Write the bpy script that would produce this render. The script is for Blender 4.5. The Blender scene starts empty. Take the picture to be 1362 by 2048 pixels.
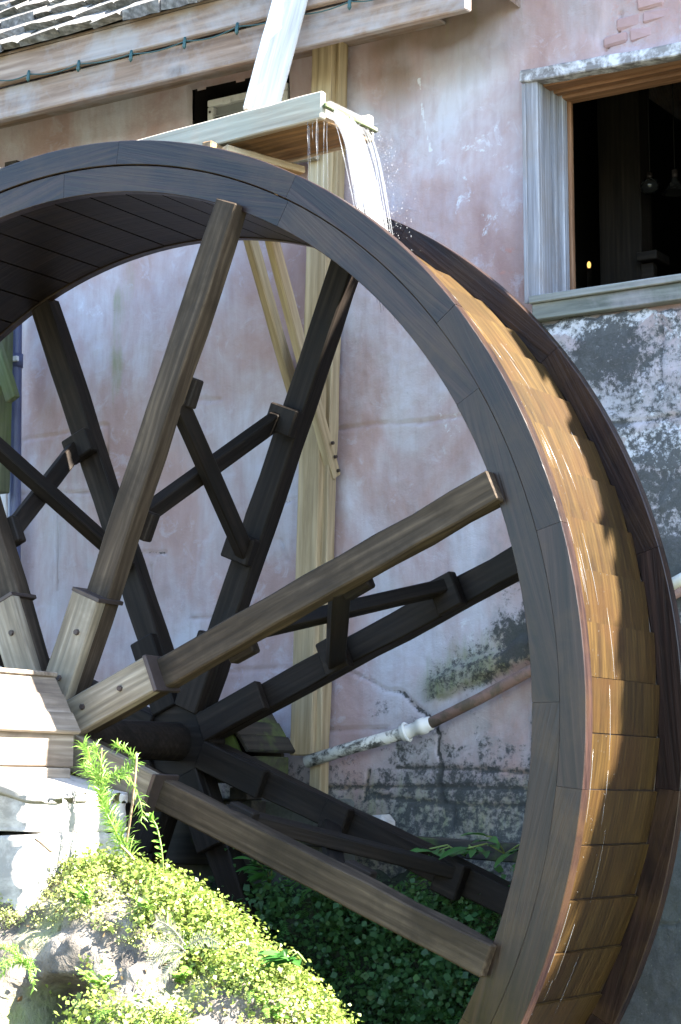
import bpy, bmesh, math, random
import numpy as np
from mathutils import Vector, Matrix, noise as mnoise

rnd = random.Random(7)
S = bpy.context.scene
COL = S.collection

# ------------------------------------------------------------------ camera
F_PX, YAW, PIT = 4069.6, 0.568, 0.143
CAM = np.array([5.470, -6.394, -0.355])
_cy, _sy, _cp, _sp = math.cos(YAW), math.sin(YAW), math.cos(PIT), math.sin(PIT)
FW = np.array([-_sy*_cp, _cy*_cp, _sp]); RT = np.array([_cy, _sy, 0.0]); UP = np.cross(RT, FW)
cam = bpy.data.cameras.new('camera'); cam_o = bpy.data.objects.new('camera', cam); COL.objects.link(cam_o)
cam.sensor_fit = 'VERTICAL'; cam.sensor_height = 36.0; cam.lens = F_PX/2048*36.0
cam.clip_start = 0.1; cam.clip_end = 2000
cam_o.matrix_world = Matrix(((RT[0], UP[0], -FW[0], CAM[0]), (RT[1], UP[1], -FW[1], CAM[1]), (RT[2], UP[2], -FW[2], CAM[2]), (0, 0, 0, 1)))
S.camera = cam_o

# ------------------------------------------------------------------ light
SUN = Vector((0.72, 0.138, 0.66)).normalized()
W = bpy.data.worlds.new('World'); S.world = W; W.use_nodes = True
nt = W.node_tree
sk = nt.nodes.new('ShaderNodeTexSky'); sk.sky_type = 'NISHITA'; sk.sun_disc = False
sk.sun_elevation = math.asin(SUN.z); sk.sun_rotation = math.atan2(SUN.x, SUN.y)
sk.air_density = 1.0; sk.dust_density = 0.6; sk.ozone_density = 2.4
nt.links.new(sk.outputs[0], nt.nodes['Background'].inputs[0])
nt.nodes['Background'].inputs[1].default_value = 0.08
sl = bpy.data.lights.new('sun', 'SUN'); sl.energy = 5.0; sl.angle = math.radians(0.5); sl.color = (1.0, 0.93, 0.82)
so = bpy.data.objects.new('sun', sl); COL.objects.link(so)
so.rotation_euler = (-SUN).to_track_quat('-Z', 'Y').to_euler()
S.view_settings.view_transform = 'Standard'; S.view_settings.look = 'None'
S.view_settings.gamma = 1.0; S.view_settings.use_curve_mapping = False
S.view_settings.exposure = 3.5

# ------------------------------------------------------------------ helpers
def at(px, py, Y=None, Z=None, X=None):
    """the point of the place that lies at a depth Y (or X, or Z) along a sight line of the photograph"""
    d = FW + RT*(px-681)/F_PX - UP*(py-1024)/F_PX
    t = (Y-CAM[1])/d[1] if Y is not None else (Z-CAM[2])/d[2] if Z is not None else (X-CAM[0])/d[0]
    return Vector(CAM + t*d)

def thing(name, label, cat, loc=(0, 0, 0), group=None, kind=None):
    o = bpy.data.objects.new(name, None); COL.objects.link(o); o.location = loc
    o.empty_display_size = 0.1
    return tag(o, label, cat, group, kind)

def tag(o, label=None, cat=None, group=None, kind=None):
    if label: o['label'] = label
    if cat: o['category'] = cat
    if group: o['group'] = group
    if kind: o['kind'] = kind
    return o

def link(name, me, mat=None, parent=None, mw=None):
    if mat is not None and not me.materials: me.materials.append(mat)
    o = bpy.data.objects.new(name, me); COL.objects.link(o)
    if mw is not None: o.matrix_world = mw
    if parent is not None:
        o.parent = parent; o.matrix_parent_inverse = inv_world(parent)
    return o

def world_of(o):
    m = o.matrix_basis.copy()
    if o.parent: m = world_of(o.parent) @ o.matrix_parent_inverse @ m
    return m
def inv_world(o): return world_of(o).inverted()

def mesh(name, vs, fs, smooth=False):
    me = bpy.data.meshes.new(name); me.from_pydata([tuple(v) for v in vs], [], fs); me.update()
    if smooth: me.polygons.foreach_set('use_smooth', [True]*len(me.polygons))
    return me

def np_mesh(name, vs, quads, smooth=False):
    vs = np.asarray(vs, np.float32); q = np.asarray(quads, np.int32)
    me = bpy.data.meshes.new(name); n = q.shape[1]
    me.vertices.add(len(vs)); me.vertices.foreach_set('co', vs.ravel())
    me.loops.add(q.size); me.loops.foreach_set('vertex_index', q.ravel())
    me.polygons.add(len(q)); me.polygons.foreach_set('loop_start', np.arange(0, q.size, n, dtype=np.int32))
    if smooth: me.polygons.foreach_set('use_smooth', np.ones(len(q), bool))
    me.update(calc_edges=True); me.validate()
    return me

def box_bm(L, w, h, bev=0.004, cuts=0, wob=0.0, end=0.0):
    bm = bmesh.new(); bmesh.ops.create_cube(bm, size=1.0)
    bmesh.ops.scale(bm, vec=(L, w, h), verts=bm.verts)
    if cuts:
        es = [e for e in bm.edges if abs((e.verts[0].co-e.verts[1].co).x) > L*0.5]
        bmesh.ops.subdivide_edges(bm, edges=es, cuts=cuts)
    if wob or end:
        for v in bm.verts:
            v.co.y += rnd.uniform(-wob, wob); v.co.z += rnd.uniform(-wob, wob)
            if abs(abs(v.co.x)-L/2) < 1e-4: v.co.x += rnd.uniform(-end, end)
    if bev: 
        es = [e for e in bm.edges if len(e.link_faces) == 2 and e.calc_face_angle(0) > 0.6]
        bmesh.ops.bevel(bm, geom=es, offset=min(bev, w*.3, h*.3), segments=1, affect='EDGES')
    return bm

def bm_mesh(bm, name):
    me = bpy.data.meshes.new(name); bm.to_mesh(me); bm.free(); return me

def timber(name, p0, p1, w, h, mat, parent=None, side=(0, 1, 0), bev=0.005, cuts=5, wob=0.0015, end=0.003):
    """a sawn timber from p0 to p1; w is its size across `side`-ish direction, h across the other one"""
    p0, p1 = Vector(p0), Vector(p1); x = (p1-p0); L = x.length; x.normalize()
    y = Vector(side); y = (y - x*y.dot(x)).normalized(); z = x.cross(y)
    me = bm_mesh(box_bm(L, w, h, bev, cuts, wob, end), name)
    c = (p0+p1)/2
    m = Matrix(((x.x, y.x, z.x, c.x), (x.y, y.y, z.y, c.y), (x.z, y.z, z.z, c.z), (0, 0, 0, 1)))
    return link(name, me, mat, parent, m)

def block(name, x0, x1, y0, y1, z0, z1, mat, parent=None, bev=0.004, wob=0.0, cuts=0):
    me = bm_mesh(box_bm(x1-x0, y1-y0, z1-z0, bev, cuts, wob), name)
    return link(name, me, mat, parent, Matrix.Translation(((x0+x1)/2, (y0+y1)/2, (z0+z1)/2)))

def tube_geo(pts, rad, n=8, vs=None, fs=None):
    vs = [] if vs is None else vs; fs = [] if fs is None else fs
    pts = [Vector(p) for p in pts]; k0 = len(vs)
    for i, p in enumerate(pts):
        d = (pts[min(i+1, len(pts)-1)]-pts[max(i-1, 0)]).normalized()
        a = d.orthogonal().normalized() if i == 0 else (a - d*a.dot(d)).normalized()
        b = d.cross(a); r = rad[i] if hasattr(rad, '__len__') else rad
        for j in range(n):
            t = 2*math.pi*j/n; vs.append(p + (a*math.cos(t)+b*math.sin(t))*r)
    for i in range(len(pts)-1):
        for j in range(n):
            q = k0+i*n; fs.append((q+j, q+(j+1) % n, q+n+(j+1) % n, q+n+j))
    fs.append(tuple(k0+j for j in range(n))[::-1]); fs.append(tuple(k0+(len(pts)-1)*n+j for j in range(n)))
    return vs, fs

def tube(name, pts, rad, mat, parent=None, n=10, smooth=True):
    vs, fs = tube_geo(pts, rad, n); me = mesh(name, vs, fs, smooth)
    return link(name, me, mat, parent)

# numpy fractal noise, for relief and stains
def vnoise(x, y, seed=0):
    xi = np.floor(x).astype(np.int64); yi = np.floor(y).astype(np.int64); fx = x-xi; fy = y-yi
    fx = fx*fx*(3-2*fx); fy = fy*fy*(3-2*fy)
    def h(a, b):
        n = (a*374761393 + b*668265263 + seed*1442695041) & 0x7fffffff
        n = ((n ^ (n >> 13))*1274126177) & 0x7fffffff
        return ((n ^ (n >> 16)) & 0xffff)/65535.0
    return (h(xi, yi)*(1-fx)+h(xi+1, yi)*fx)*(1-fy)+(h(xi, yi+1)*(1-fx)+h(xi+1, yi+1)*fx)*fy
def fbm(x, y, o=4, seed=0):
    s = 0; a = .5; t = 0
    for i in range(o):
        s = s+a*vnoise(x*2**i, y*2**i, seed+i*17); t += a; a *= .55
    return s/t
def sstep(a, b, x):
    t = np.clip((x-a)/(b-a), 0, 1); return t*t*(3-2*t)

# ------------------------------------------------------------------ materials
def new_mat(name):
    m = bpy.data.materials.new(name); m.use_nodes = True
    t = m.node_tree; b = t.nodes['Principled BSDF']
    return m, t, b, t.nodes.new, t.links.new

def ramp(t, fac, stops):
    r = t.nodes.new('ShaderNodeValToRGB'); t.links.new(fac, r.inputs[0]); e = r.color_ramp.elements
    while len(e) < len(stops): e.new(0.5)
    for i, (p, c) in enumerate(stops):
        e[i].position = p; e[i].color = (*c, 1) if len(c) == 3 else c
    return r.outputs[0]

def mix(t, fac, a, b, mode='MIX'):
    n = t.nodes.new('ShaderNodeMix'); n.data_type = 'RGBA'; n.blend_type = mode
    for sock, v in ((n.inputs[0], fac), (n.inputs[6], a), (n.inputs[7], b)):
        if hasattr(v, 'is_output'): t.links.new(v, sock)
        elif isinstance(v, (int, float)): sock.default_value = v
        else: sock.default_value = (*v, 1)
    return n.outputs[2]

def math_n(t, op, a, b=0.0, clamp=False):
    n = t.nodes.new('ShaderNodeMath'); n.operation = op; n.use_clamp = clamp
    for s, v in ((n.inputs[0], a), (n.inputs[1], b)):
        if hasattr(v, 'is_output'): t.links.new(v, s)
        else: s.default_value = v
    return n.outputs[0]

def noise_n(t, vec, scale, detail=4, rough=.6, dist=0.0):
    n = t.nodes.new('ShaderNodeTexNoise'); n.inputs['Scale'].default_value = scale
    n.inputs['Detail'].default_value = detail; n.inputs['Roughness'].default_value = rough
    n.inputs['Distortion'].default_value = dist
    if vec is not None: t.links.new(vec, n.inputs['Vector'])
    return n.outputs['Fac']

def coords(t, scale=(1, 1, 1), rand=True, kind='Object'):
    tc = t.nodes.new('ShaderNodeTexCoord'); v = tc.outputs[kind]
    if rand:
        oi = t.nodes.new('ShaderNodeObjectInfo'); ad = t.nodes.new('ShaderNodeVectorMath'); ad.operation = 'MULTIPLY_ADD'
        cb = t.nodes.new('ShaderNodeCombineXYZ')
        for i in range(3): t.links.new(oi.outputs['Random'], cb.inputs[i])
        t.links.new(cb.outputs[0], ad.inputs[0]); ad.inputs[1].default_value = (37, 53, 71); t.links.new(v, ad.inputs[2])
        v = ad.outputs[0]
    mp = t.nodes.new('ShaderNodeMapping'); t.links.new(v, mp.inputs[0]); mp.inputs['Scale'].default_value = scale
    return mp.outputs[0], v

def bump(t, b, h, strength=.4, dist=.004):
    n = t.nodes.new('ShaderNodeBump'); n.inputs['Strength'].default_value = strength; n.inputs['Distance'].default_value = dist
    t.links.new(h, n.inputs['Height']); t.links.new(n.outputs[0], b.inputs['Normal'])

def wood(name, dark, mid, light, axis=0, rough=.7, grain=1.0, knots=True, stain=None, stain_amt=.5, green=0.0, spec=.4, bmp=.5, ss=3.2):
    m, t, b, N, L = new_mat(name)
    sc = [16*grain]*3; sc[axis] = 1.1
    v, raw = coords(t, tuple(sc))
    g = noise_n(t, v, 1.0, 6, .65, .6)
    sc2 = [55*grain]*3; sc2[axis] = 2.0
    v2, _ = coords(t, tuple(sc2)); fine = noise_n(t, v2, 1.0, 3, .6)
    col = ramp(t, g, [(.28, dark), (.47, mid), (.7, light)])
    # growth rings: warped bands along the board
    sc3 = [1.0]*3; sc3[axis] = .16
    v3, _ = coords(t, tuple(sc3))
    wv = N('ShaderNodeTexWave'); wv.wave_type = 'RINGS'; wv.rings_direction = 'XYZ'[axis]
    wv.inputs['Scale'].default_value = 13*grain; wv.inputs['Distortion'].default_value = 5; wv.inputs['Detail'].default_value = 2
    wv.inputs['Detail Scale'].default_value = .7
    L(v3, wv.inputs['Vector'])
    col = mix(t, math_n(t, 'MULTIPLY', wv.outputs['Fac'], .38), col, dark)
    col = mix(t, math_n(t, 'MULTIPLY', math_n(t, 'SUBTRACT', .62, fine, True), 1.6, True), col, tuple(c*.45 for c in dark))
    h = math_n(t, 'ADD', math_n(t, 'MULTIPLY', g, .6), fine)
    if knots:
        sk_ = [7.0]*3; sk_[axis] = 2.6
        v4, _ = coords(t, tuple(sk_)); vo = N('ShaderNodeTexVoronoi'); vo.inputs['Scale'].default_value = .55; L(v4, vo.inputs['Vector'])
        kf = ramp(t, vo.outputs['Distance'], [(.05, (1, 1, 1)), (.13, (.0, .0, .0))])
        col = mix(t, math_n(t, 'MULTIPLY', kf, .75), col, tuple(c*.4 for c in dark))
    if stain:
        ns = noise_n(t, raw, ss, 6, .65, .3)
        col = mix(t, math_n(t, 'MULTIPLY', ramp(t, ns, [(.45, (0, 0, 0)), (.62, (1, 1, 1))]), stain_amt), col, stain)
    if green:
        ns = noise_n(t, raw, 2.3, 5, .65, .2)
        col = mix(t, math_n(t, 'MULTIPLY', ramp(t, ns, [(.48, (0, 0, 0)), (.6, (1, 1, 1))]), green), col, (.09, .13, .03))
    oi = N('ShaderNodeObjectInfo'); vr = math_n(t, 'MULTIPLY_ADD', oi.outputs['Random'], .3)
    vr.node.inputs[2].default_value = .84
    cm = N('ShaderNodeVectorMath'); cm.operation = 'SCALE'; L(col, cm.inputs[0]); L(vr, cm.inputs['Scale'])
    L(cm.outputs[0], b.inputs['Base Color'])
    b.inputs['Roughness'].default_value = rough; b.inputs['Specular IOR Level'].default_value = spec
    bump(t, b, h, bmp, .004)
    return m

def plain(name, c, rough=.5, metal=0.0, var=.25, scale=12, bmp=.15, dirt=None, dirt_amt=.6, rand=True):
    m, t, b, N, L = new_mat(name); v, raw = coords(t, (1, 1, 1), rand)
    n = noise_n(t, raw, scale, 5, .6)
    col = mix(t, n, tuple(x*(1-var) for x in c), tuple(min(1, x*(1+var)) for x in c))
    if dirt:
        n2 = noise_n(t, raw, scale*.4, 6, .7, .4)
        col = mix(t, math_n(t, 'MULTIPLY', ramp(t, n2, [(.47, (0, 0, 0)), (.58, (1, 1, 1))]), dirt_amt), col, dirt)
    L(col, b.inputs['Base Color']); b.inputs['Roughness'].default_value = rough; b.inputs['Metallic'].default_value = metal
    if bmp: bump(t, b, n, bmp, .004)
    return m

def leaf_mat(name, c0, c1, trans=.35, rough=.45):
    m, t, b, N, L = new_mat(name)
    a = N('ShaderNodeAttribute'); a.attribute_name = 'tint'
    g = N('ShaderNodeNewGeometry')
    n = noise_n(t, g.outputs['Position'], 5, 3, .6)
    f = math_n(t, 'ADD', math_n(t, 'MULTIPLY', a.outputs['Fac'], .75), math_n(t, 'MULTIPLY', n, .4), True)
    col = mix(t, f, c0, c1)
    L(col, b.inputs['Base Color']); b.inputs['Roughness'].default_value = rough
    tr = N('ShaderNodeBsdfTranslucent'); L(col, tr.inputs[0])
    ms = N('ShaderNodeMixShader'); ms.inputs[0].default_value = trans
    L(b.outputs[0], ms.inputs[1]); L(tr.outputs[0], ms.inputs[2])
    L(ms.outputs[0], t.nodes['Material Output'].inputs[0])
    return m

M = {}
M['pine'] = wood('new pine timber', (.24, .175, .09), (.40, .31, .185), (.49, .41, .27), rough=.65, grain=.8)
M['pine_grey'] = wood('greyed pine board', (.22, .18, .13), (.42, .37, .29), (.55, .50, .42), rough=.7, grain=.8, stain=(.30, .33, .28), stain_amt=.5)
M['fascia'] = wood('weathered fascia timber', (.16, .10, .07), (.32, .23, .18), (.42, .34, .29), rough=.75, grain=.7, stain=(.34, .35, .38), stain_amt=.55)
M['plank'] = wood('bleached plank', (.40, .39, .37), (.55, .55, .54), (.62, .62, .62), rough=.7, knots=False)
M['under'] = wood('wet brown board', (.05, .03, .015), (.20, .12, .05), (.33, .21, .10), rough=.5, grain=.8)
M['spoke'] = wood('weathered spoke timber', (.020, .014, .009), (.060, .043, .029), (.112, .083, .058), rough=.7, knots=True, stain=(.022, .016, .011), stain_amt=.75, spec=.15)
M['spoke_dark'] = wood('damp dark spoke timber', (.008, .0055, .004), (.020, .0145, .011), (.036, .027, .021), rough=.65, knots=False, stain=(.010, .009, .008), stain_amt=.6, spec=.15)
M['hub_plate'] = wood('pale hub timber', (.10, .078, .053), (.23, .19, .135), (.34, .30, .235), rough=.7, knots=False, stain=(.12, .10, .07), stain_amt=.6)
M['rim'] = wood('wet rim timber', (.0045, .0022, .0020), (.017, .0085, .0070), (.042, .0220, .0165), axis=2, rough=.36, knots=False, grain=1.3, stain=(.045, .024, .010), stain_amt=.5, spec=.35)
M['bucket'] = wood('wet bucket timber', (.014, .007, .002), (.041, .0235, .0055), (.072, .043, .011), axis=2, rough=.5, knots=False, grain=1.2, stain=(.04, .018, .005), stain_amt=.45, spec=.2)
M['sole'] = wood('dark wet sole timber', (.005, .0035, .003), (.014, .009, .007), (.028, .018, .013), axis=2, rough=.5, knots=False, spec=.2)
M['old_wood'] = wood('old grey housing timber', (.10, .075, .055), (.25, .20, .155), (.38, .33, .27), rough=.8, grain=.9, stain=(.07, .055, .045), stain_amt=.5)
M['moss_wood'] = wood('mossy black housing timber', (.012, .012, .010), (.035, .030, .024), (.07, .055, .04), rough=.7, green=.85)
M['green_wood'] = wood('algae covered post', (.04, .045, .025), (.10, .115, .065), (.18, .20, .12), rough=.8, green=.45)
M['win'] = wood('weathered window timber', (.17, .165, .18), (.33, .335, .37), (.47, .48, .52), axis=2, rough=.8, knots=False, grain=1.2, stain=(.24, .20, .18), stain_amt=.5)
M['win_peel'] = wood('peeling painted lintel', (.15, .14, .14), (.26, .25, .26), (.34, .33, .34), rough=.8, knots=False, stain=(.62, .63, .68), stain_amt=.95, ss=16)
M['win_sill'] = wood('grey green sill', (.10, .11, .10), (.21, .22, .20), (.33, .33, .32), rough=.8, knots=False, stain=(.36, .33, .35), stain_amt=.5)
M['win_brown'] = wood('bare brown header', (.13, .06, .03), (.30, .15, .075), (.44, .25, .14), rough=.7, knots=False)
M['win_brown_v'] = wood('bare brown stop', (.13, .06, .03), (.30, .15, .075), (.44, .25, .14), axis=2, rough=.7, knots=False)
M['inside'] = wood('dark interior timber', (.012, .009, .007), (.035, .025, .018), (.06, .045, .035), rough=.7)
M['shingle'] = wood('bleached roof shingle', (.05, .045, .04), (.19, .175, .165), (.36, .345, .33), axis=1, rough=.85, knots=False, stain=(.05, .06, .045), stain_amt=.35)
M['shingle_dark'] = plain('roof felt', (.03, .03, .03), .9)
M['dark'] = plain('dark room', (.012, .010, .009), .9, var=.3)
M['concrete'] = plain('old concrete', (.46, .44, .41), .9, var=.25, scale=9, bmp=.6, dirt=(.13, .125, .115), dirt_amt=.6, rand=False)
M['dark_concrete'] = plain('damp concrete', (.10, .105, .095), .85, var=.4, scale=8, bmp=.6, dirt=(.03, .035, .02), rand=False)
M['ground'] = plain('earth and leaf litter', (.07, .065, .04), .95, var=.5, scale=2, dirt=(.05, .08, .03), rand=False)
M['iron'] = plain('rusty iron', (.06, .045, .04), .55, .6, var=.5)
M['pvc'] = plain('downpipe plastic', (.07, .085, .17), .4, var=.15)
M['white_metal'] = plain('white enamelled metal', (.62, .63, .62), .45, var=.08, dirt=(.33, .33, .31), dirt_amt=.4)
M['grille'] = plain('grey metal grille', (.20, .21, .21), .5, var=.15)
M['cable'] = plain('green cable', (.02, .07, .075), .45, var=.2)
M['pipe_brown'] = plain('rust pink pipe', (.24, .15, .13), .75, var=.3, scale=30, dirt=(.09, .085, .06), dirt_amt=.7)
M['pipe_white'] = plain('white pipe with black mould', (.62, .62, .58), .7, var=.12, scale=30, dirt=(.025, .025, .022), dirt_amt=.95)
M['pipe_clean'] = plain('white pipe', (.75, .75, .72), .5, var=.1)
M['brick'] = plain('pink brick', (.37, .245, .24), .9, var=.25, scale=14, bmp=.5)
M['casing_white'] = plain('white painted casing', (.6, .6, .64), .6, var=.15)
M['rock_leaf'] = leaf_mat('maidenhair leaf in sun', (.05, .11, .016), (.27, .33, .07), .3)
M['moss'] = leaf_mat('yellow green moss leaf', (.22, .28, .06), (.46, .47, .19), .3)
M['bank_leaf'] = leaf_mat('deep green maidenhair leaf', (.02, .065, .02), (.085, .21, .06), .3)
M['broad_leaf'] = leaf_mat('glossy broad leaf', (.03, .12, .025), (.09, .26, .05), .3, .3)
M['feather'] = leaf_mat('feathery green needles', (.10, .24, .03), (.26, .42, .08), .4)
M['frond'] = leaf_mat('pale dry frond', (.22, .22, .14), (.40, .38, .29), .3)
M['stem'] = plain('plant stem', (.22, .15, .09), .7)
M['stem_green'] = plain('green stem', (.16, .22, .05), .6)
M['glass'] = plain('dusty lamp glass', (.025, .025, .024), .12, var=.2)
m, t, b, N, L = new_mat('glowing lamp'); b.inputs['Base Color'].default_value = (1, .6, .2, 1)
b.inputs['Emission Color'].default_value = (1, .55, .15, 1); b.inputs['Emission Strength'].default_value = .16; M['lamp'] = m

# falling water: bright aerated strands
m, t, b, N, L = new_mat('white aerated water')
b.inputs['Base Color'].default_value = (.55, .58, .62, 1); b.inputs['Roughness'].default_value = .12; b.inputs['Specular IOR Level'].default_value = .8
tr = N('ShaderNodeBsdfTranslucent'); tr.inputs[0].default_value = (.55, .58, .62, 1)
m1 = N('ShaderNodeMixShader'); m1.inputs[0].default_value = .5; L(b.outputs[0], m1.inputs[1]); L(tr.outputs[0], m1.inputs[2])
tp = N('ShaderNodeBsdfTransparent'); m2 = N('ShaderNodeMixShader'); m2.inputs[0].default_value = .24
L(tp.outputs[0], m2.inputs[1]); L(m1.outputs[0], m2.inputs[2]); L(m2.outputs[0], t.nodes['Material Output'].inputs[0])
M['water'] = m

# rock
m, t, b, N, L = new_mat('limestone with moss'); v, raw = coords(t, (1, 1, 1), False)
n1 = noise_n(t, raw, 5, 8, .65, .3); n2 = noise_n(t, raw, 22, 5, .7); n3 = noise_n(t, raw, 2.6, 5, .6)
col = ramp(t, n1, [(.3, (.04, .034, .028)), (.48, (.14, .12, .098)), (.68, (.30, .27, .23))])
col = mix(t, ramp(t, n3, [(.50, (0, 0, 0)), (.66, (.8, .8, .8))]), col, (.20, .24, .07))
col = mix(t, ramp(t, n2, [(.3, (.7, .7, .7)), (.42, (0, 0, 0))]), col, (.05, .045, .04))
L(col, b.inputs['Base Color']); b.inputs['Roughness'].default_value = .95
bump(t, b, math_n(t, 'ADD', n1, n2), .9, .02); M['rock'] = m
m, t, b, N, L = new_mat('black wet bank'); v, raw = coords(t, (1, 1, 1), False)
n1 = noise_n(t, raw, 6, 7, .65)
L(ramp(t, n1, [(.35, (.006, .008, .006)), (.6, (.022, .035, .016))]), b.inputs['Base Color']); b.inputs['Roughness'].default_value = .7
bump(t, b, n1, .8, .03); M['bank'] = m

# plaster wall: broad stains sit in two point attributes, fine edges come from noise
m, t, b, N, L = new_mat('stained pink plaster')
g = N('ShaderNodeTexCoord'); P = g.outputs['Object']
def mapped(sc):
    mp = N('ShaderNodeMapping'); L(P, mp.inputs[0]); mp.inputs['Scale'].default_value = sc; return mp.outputs[0]
a1 = N('ShaderNodeAttribute'); a1.attribute_name = 'stain'; s1 = N('ShaderNodeSeparateColor'); L(a1.outputs['Color'], s1.inputs[0])
a2 = N('ShaderNodeAttribute'); a2.attribute_name = 'stain_two'; s2 = N('ShaderNodeSeparateColor'); L(a2.outputs['Color'], s2.inputs[0])
nA = noise_n(t, mapped((1, 1, .6)), 1.9, 8, .60, .4); nB = noise_n(t, mapped((1, 1, .12)), 26, 5, .6)
nC = noise_n(t, P, 40, 8, .75); nD = noise_n(t, P, 8.5, 6, .7, .6); nE = noise_n(t, P, 90, 3, .6); nG = math_n(t, 'ADD', math_n(t, 'MULTIPLY', nD, .55), math_n(t, 'MULTIPLY', noise_n(t, P, 22, 7, .75, .5), .45)); nF = math_n(t, 'ADD', math_n(t, 'MULTIPLY', nC, .6), math_n(t, 'MULTIPLY', nD, .4))
col = ramp(t, nA, [(.28, (.31, .20, .19)), (.43, (.40, .295, .29)), (.52, (.44, .375, .40)), (.63, (.50, .495, .555))])  # pale stops carry the blue of skylight in their colour
col = mix(t, math_n(t, 'MULTIPLY', math_n(t, 'SUBTRACT', .56, nB, True), 1.0, True), col, (.27, .185, .18))
col = mix(t, math_n(t, 'MULTIPLY', ramp(t, nD, [(.56, (0, 0, 0)), (.66, (1, 1, 1))]), .40), col, (.50, .49, .57))  # paler patches, tinted with the same skylight blue
def wide(n, k): return math_n(t, 'ADD', math_n(t, 'MULTIPLY', math_n(t, 'SUBTRACT', n, .5), k), .5)
def thr(mask, n, soft=.16, gain=1.0):
    f = math_n(t, 'SUBTRACT', math_n(t, 'ADD', mask, n), .86)
    return math_n(t, 'MULTIPLY', math_n(t, 'DIVIDE', f, soft, True), gain)
col = mix(t, thr(s2.outputs[0], nA, .5, .85), col, (.175, .12, .08))            # damp brown
col = mix(t, thr(s2.outputs[2], wide(nD, 1.8), .5, .9), col, mix(t, nC, (.17, .17, .175), (.36, .36, .38)))               # bare cement grey
col = mix(t, thr(s1.outputs[2], wide(nG, 2.4), .12), col, (.56, .57, .62))                  # old white limewash, skylight blue mixed into its colour
col = mix(t, thr(s1.outputs[1], nB, .55, .8), col, (.17, .21, .08))              # algae
col = mix(t, thr(s1.outputs[0], wide(nF, 2.6), .22, .93), col, mix(t, noise_n(t, P, 110, 4, .7), (.02, .021, .021), (.085, .09, .092)))          # black mould
col = mix(t, thr(s2.outputs[1], nC, .25, .9), col, (.42, .21, .18))              # bare brick dust
col = mix(t, math_n(t, 'MULTIPLY', ramp(t, nC, [(.66, (0, 0, 0)), (.74, (1, 1, 1))]), .55), col, (.55, .54, .60))  # pale flecks, sky blue painted into them too
col = mix(t, math_n(t, 'MULTIPLY', ramp(t, nC, [(.26, (1, 1, 1)), (.33, (0, 0, 0))]), .6), col, (.13, .09, .08))
L(col, b.inputs['Base Color']); b.inputs['Roughness'].default_value = .9; b.inputs['Specular IOR Level'].default_value = .25
bump(t, b, math_n(t, 'ADD', math_n(t, 'MULTIPLY', nC, .6), math_n(t, 'ADD', nD, math_n(t, 'MULTIPLY', nE, .3))), .55, .008)
M['plaster'] = m

# ------------------------------------------------------------------ ground
gs = 600
gr = link('ground', mesh('ground', [(-gs, -gs, -2.9), (gs, -gs, -2.9), (gs, gs, -2.9), (-gs, gs, -2.9)], [(0, 1, 2, 3)]), M['ground'])
tag(gr, 'dark earth floor of the wheel pit', None, None, 'structure')

# ------------------------------------------------------------------ the mill
WY = 1.5
mill = thing('mill_building', 'old pink plastered mill with shingled eave and one open window', 'building', (0, WY, -2.9))
WIN = (1.500, 2.46, 1.862, 2.85)            # window opening x0 x1 z0 z1
VENT = (-0.425, 0.150, 2.66, 3.19)          # opening with the air conditioner

RES = 0.0105
xs = np.arange(-2.6, 2.9001, RES); zs = np.arange(-1.7, 4.3001, RES)
GX, GZ = np.meshgrid(xs, zs)
wx, wz = GX.ravel(), GZ.ravel()
def seg_d(pts):
    """distance to a polyline given in wall coordinates (x, z)"""
    d = np.full(wx.shape, 9.0)
    for (ax, az), (bx, bz) in zip(pts[:-1], pts[1:]):
        ux, uz = bx-ax, bz-az; l2 = ux*ux+uz*uz+1e-9
        tt = np.clip(((wx-ax)*ux+(wz-az)*uz)/l2, 0, 1)
        d = np.minimum(d, np.hypot(wx-ax-tt*ux, wz-az-tt*uz))
    return d
def wp(*q): return [(p.x, p.z) for p in (at(a, b_, Y=WY) for a, b_ in q)]
def blob(q, rx, rz, k=1.0):
    (cx, cz), = wp(q); r = np.hypot((wx-cx)/rx, (wz-cz)/rz)
    return k*(1-sstep(.35, 1.0, r+(fbm(wx*5, wz*5, 3, 5)-.5)*.7))
n_lo = fbm(wx*1.3, wz*1.3, 4, 1); n_md = fbm(wx*5, wz*5, 4, 2); n_hi = fbm(wx*18, wz*18, 4, 3)
jx = (n_md-.5)*.10; jw = (fbm(wx*11, wz*11, 4, 9)-.5)*.05
dy = (n_lo-.5)*.05+(n_md-.5)*.018+(n_hi-.5)*.007
# thick old coat below the window, broken along its upper edge
edge = 1.748+jw*1.2+(n_md-.5)*.05
low = sstep(edge+.012, edge-.012, wz)*sstep(1.40, 1.48, wx+jx)
dy -= low*(.035+(n_hi-.5)*.02)
# joints of the big blocks that show through the plaster
joints = [wp((45, 880), (110, 868), (210, 850)), wp((214, 852), (212, 985)), wp((40, 988), (130, 985), (235, 985)), wp((110, 1000), (112, 1180)),
          wp((380, 1235), (480, 1232), (595, 1210)), wp((430, 1345), (520, 1340), (645, 1328)), wp((655, 1460), (700, 1459), (770, 1457)), wp((790, 1534), (930, 1537), (1055, 1545)),
          wp((650, 1575), (760, 1573), (930, 1575), (1060, 1580)), wp((740, 1590), (900, 1610), (1060, 1612)), wp((735, 1540), (728, 1600)), wp((905, 1610), (905, 1650)),
          wp((665, 860), (760, 848), (850, 845), (950, 828)), wp((1150, 848), (1250, 850), (1362, 835)), wp((1290, 1850), (1362, 1848)), wp((1330, 640), (1330, 770)), wp((365, 800), (440, 800)), wp((300, 1130), (300, 1230))]
groove = np.zeros_like(wx)
for j in joints: groove = np.maximum(groove, 1-sstep(.004, .013, seg_d(j)+jw*.35))
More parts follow.
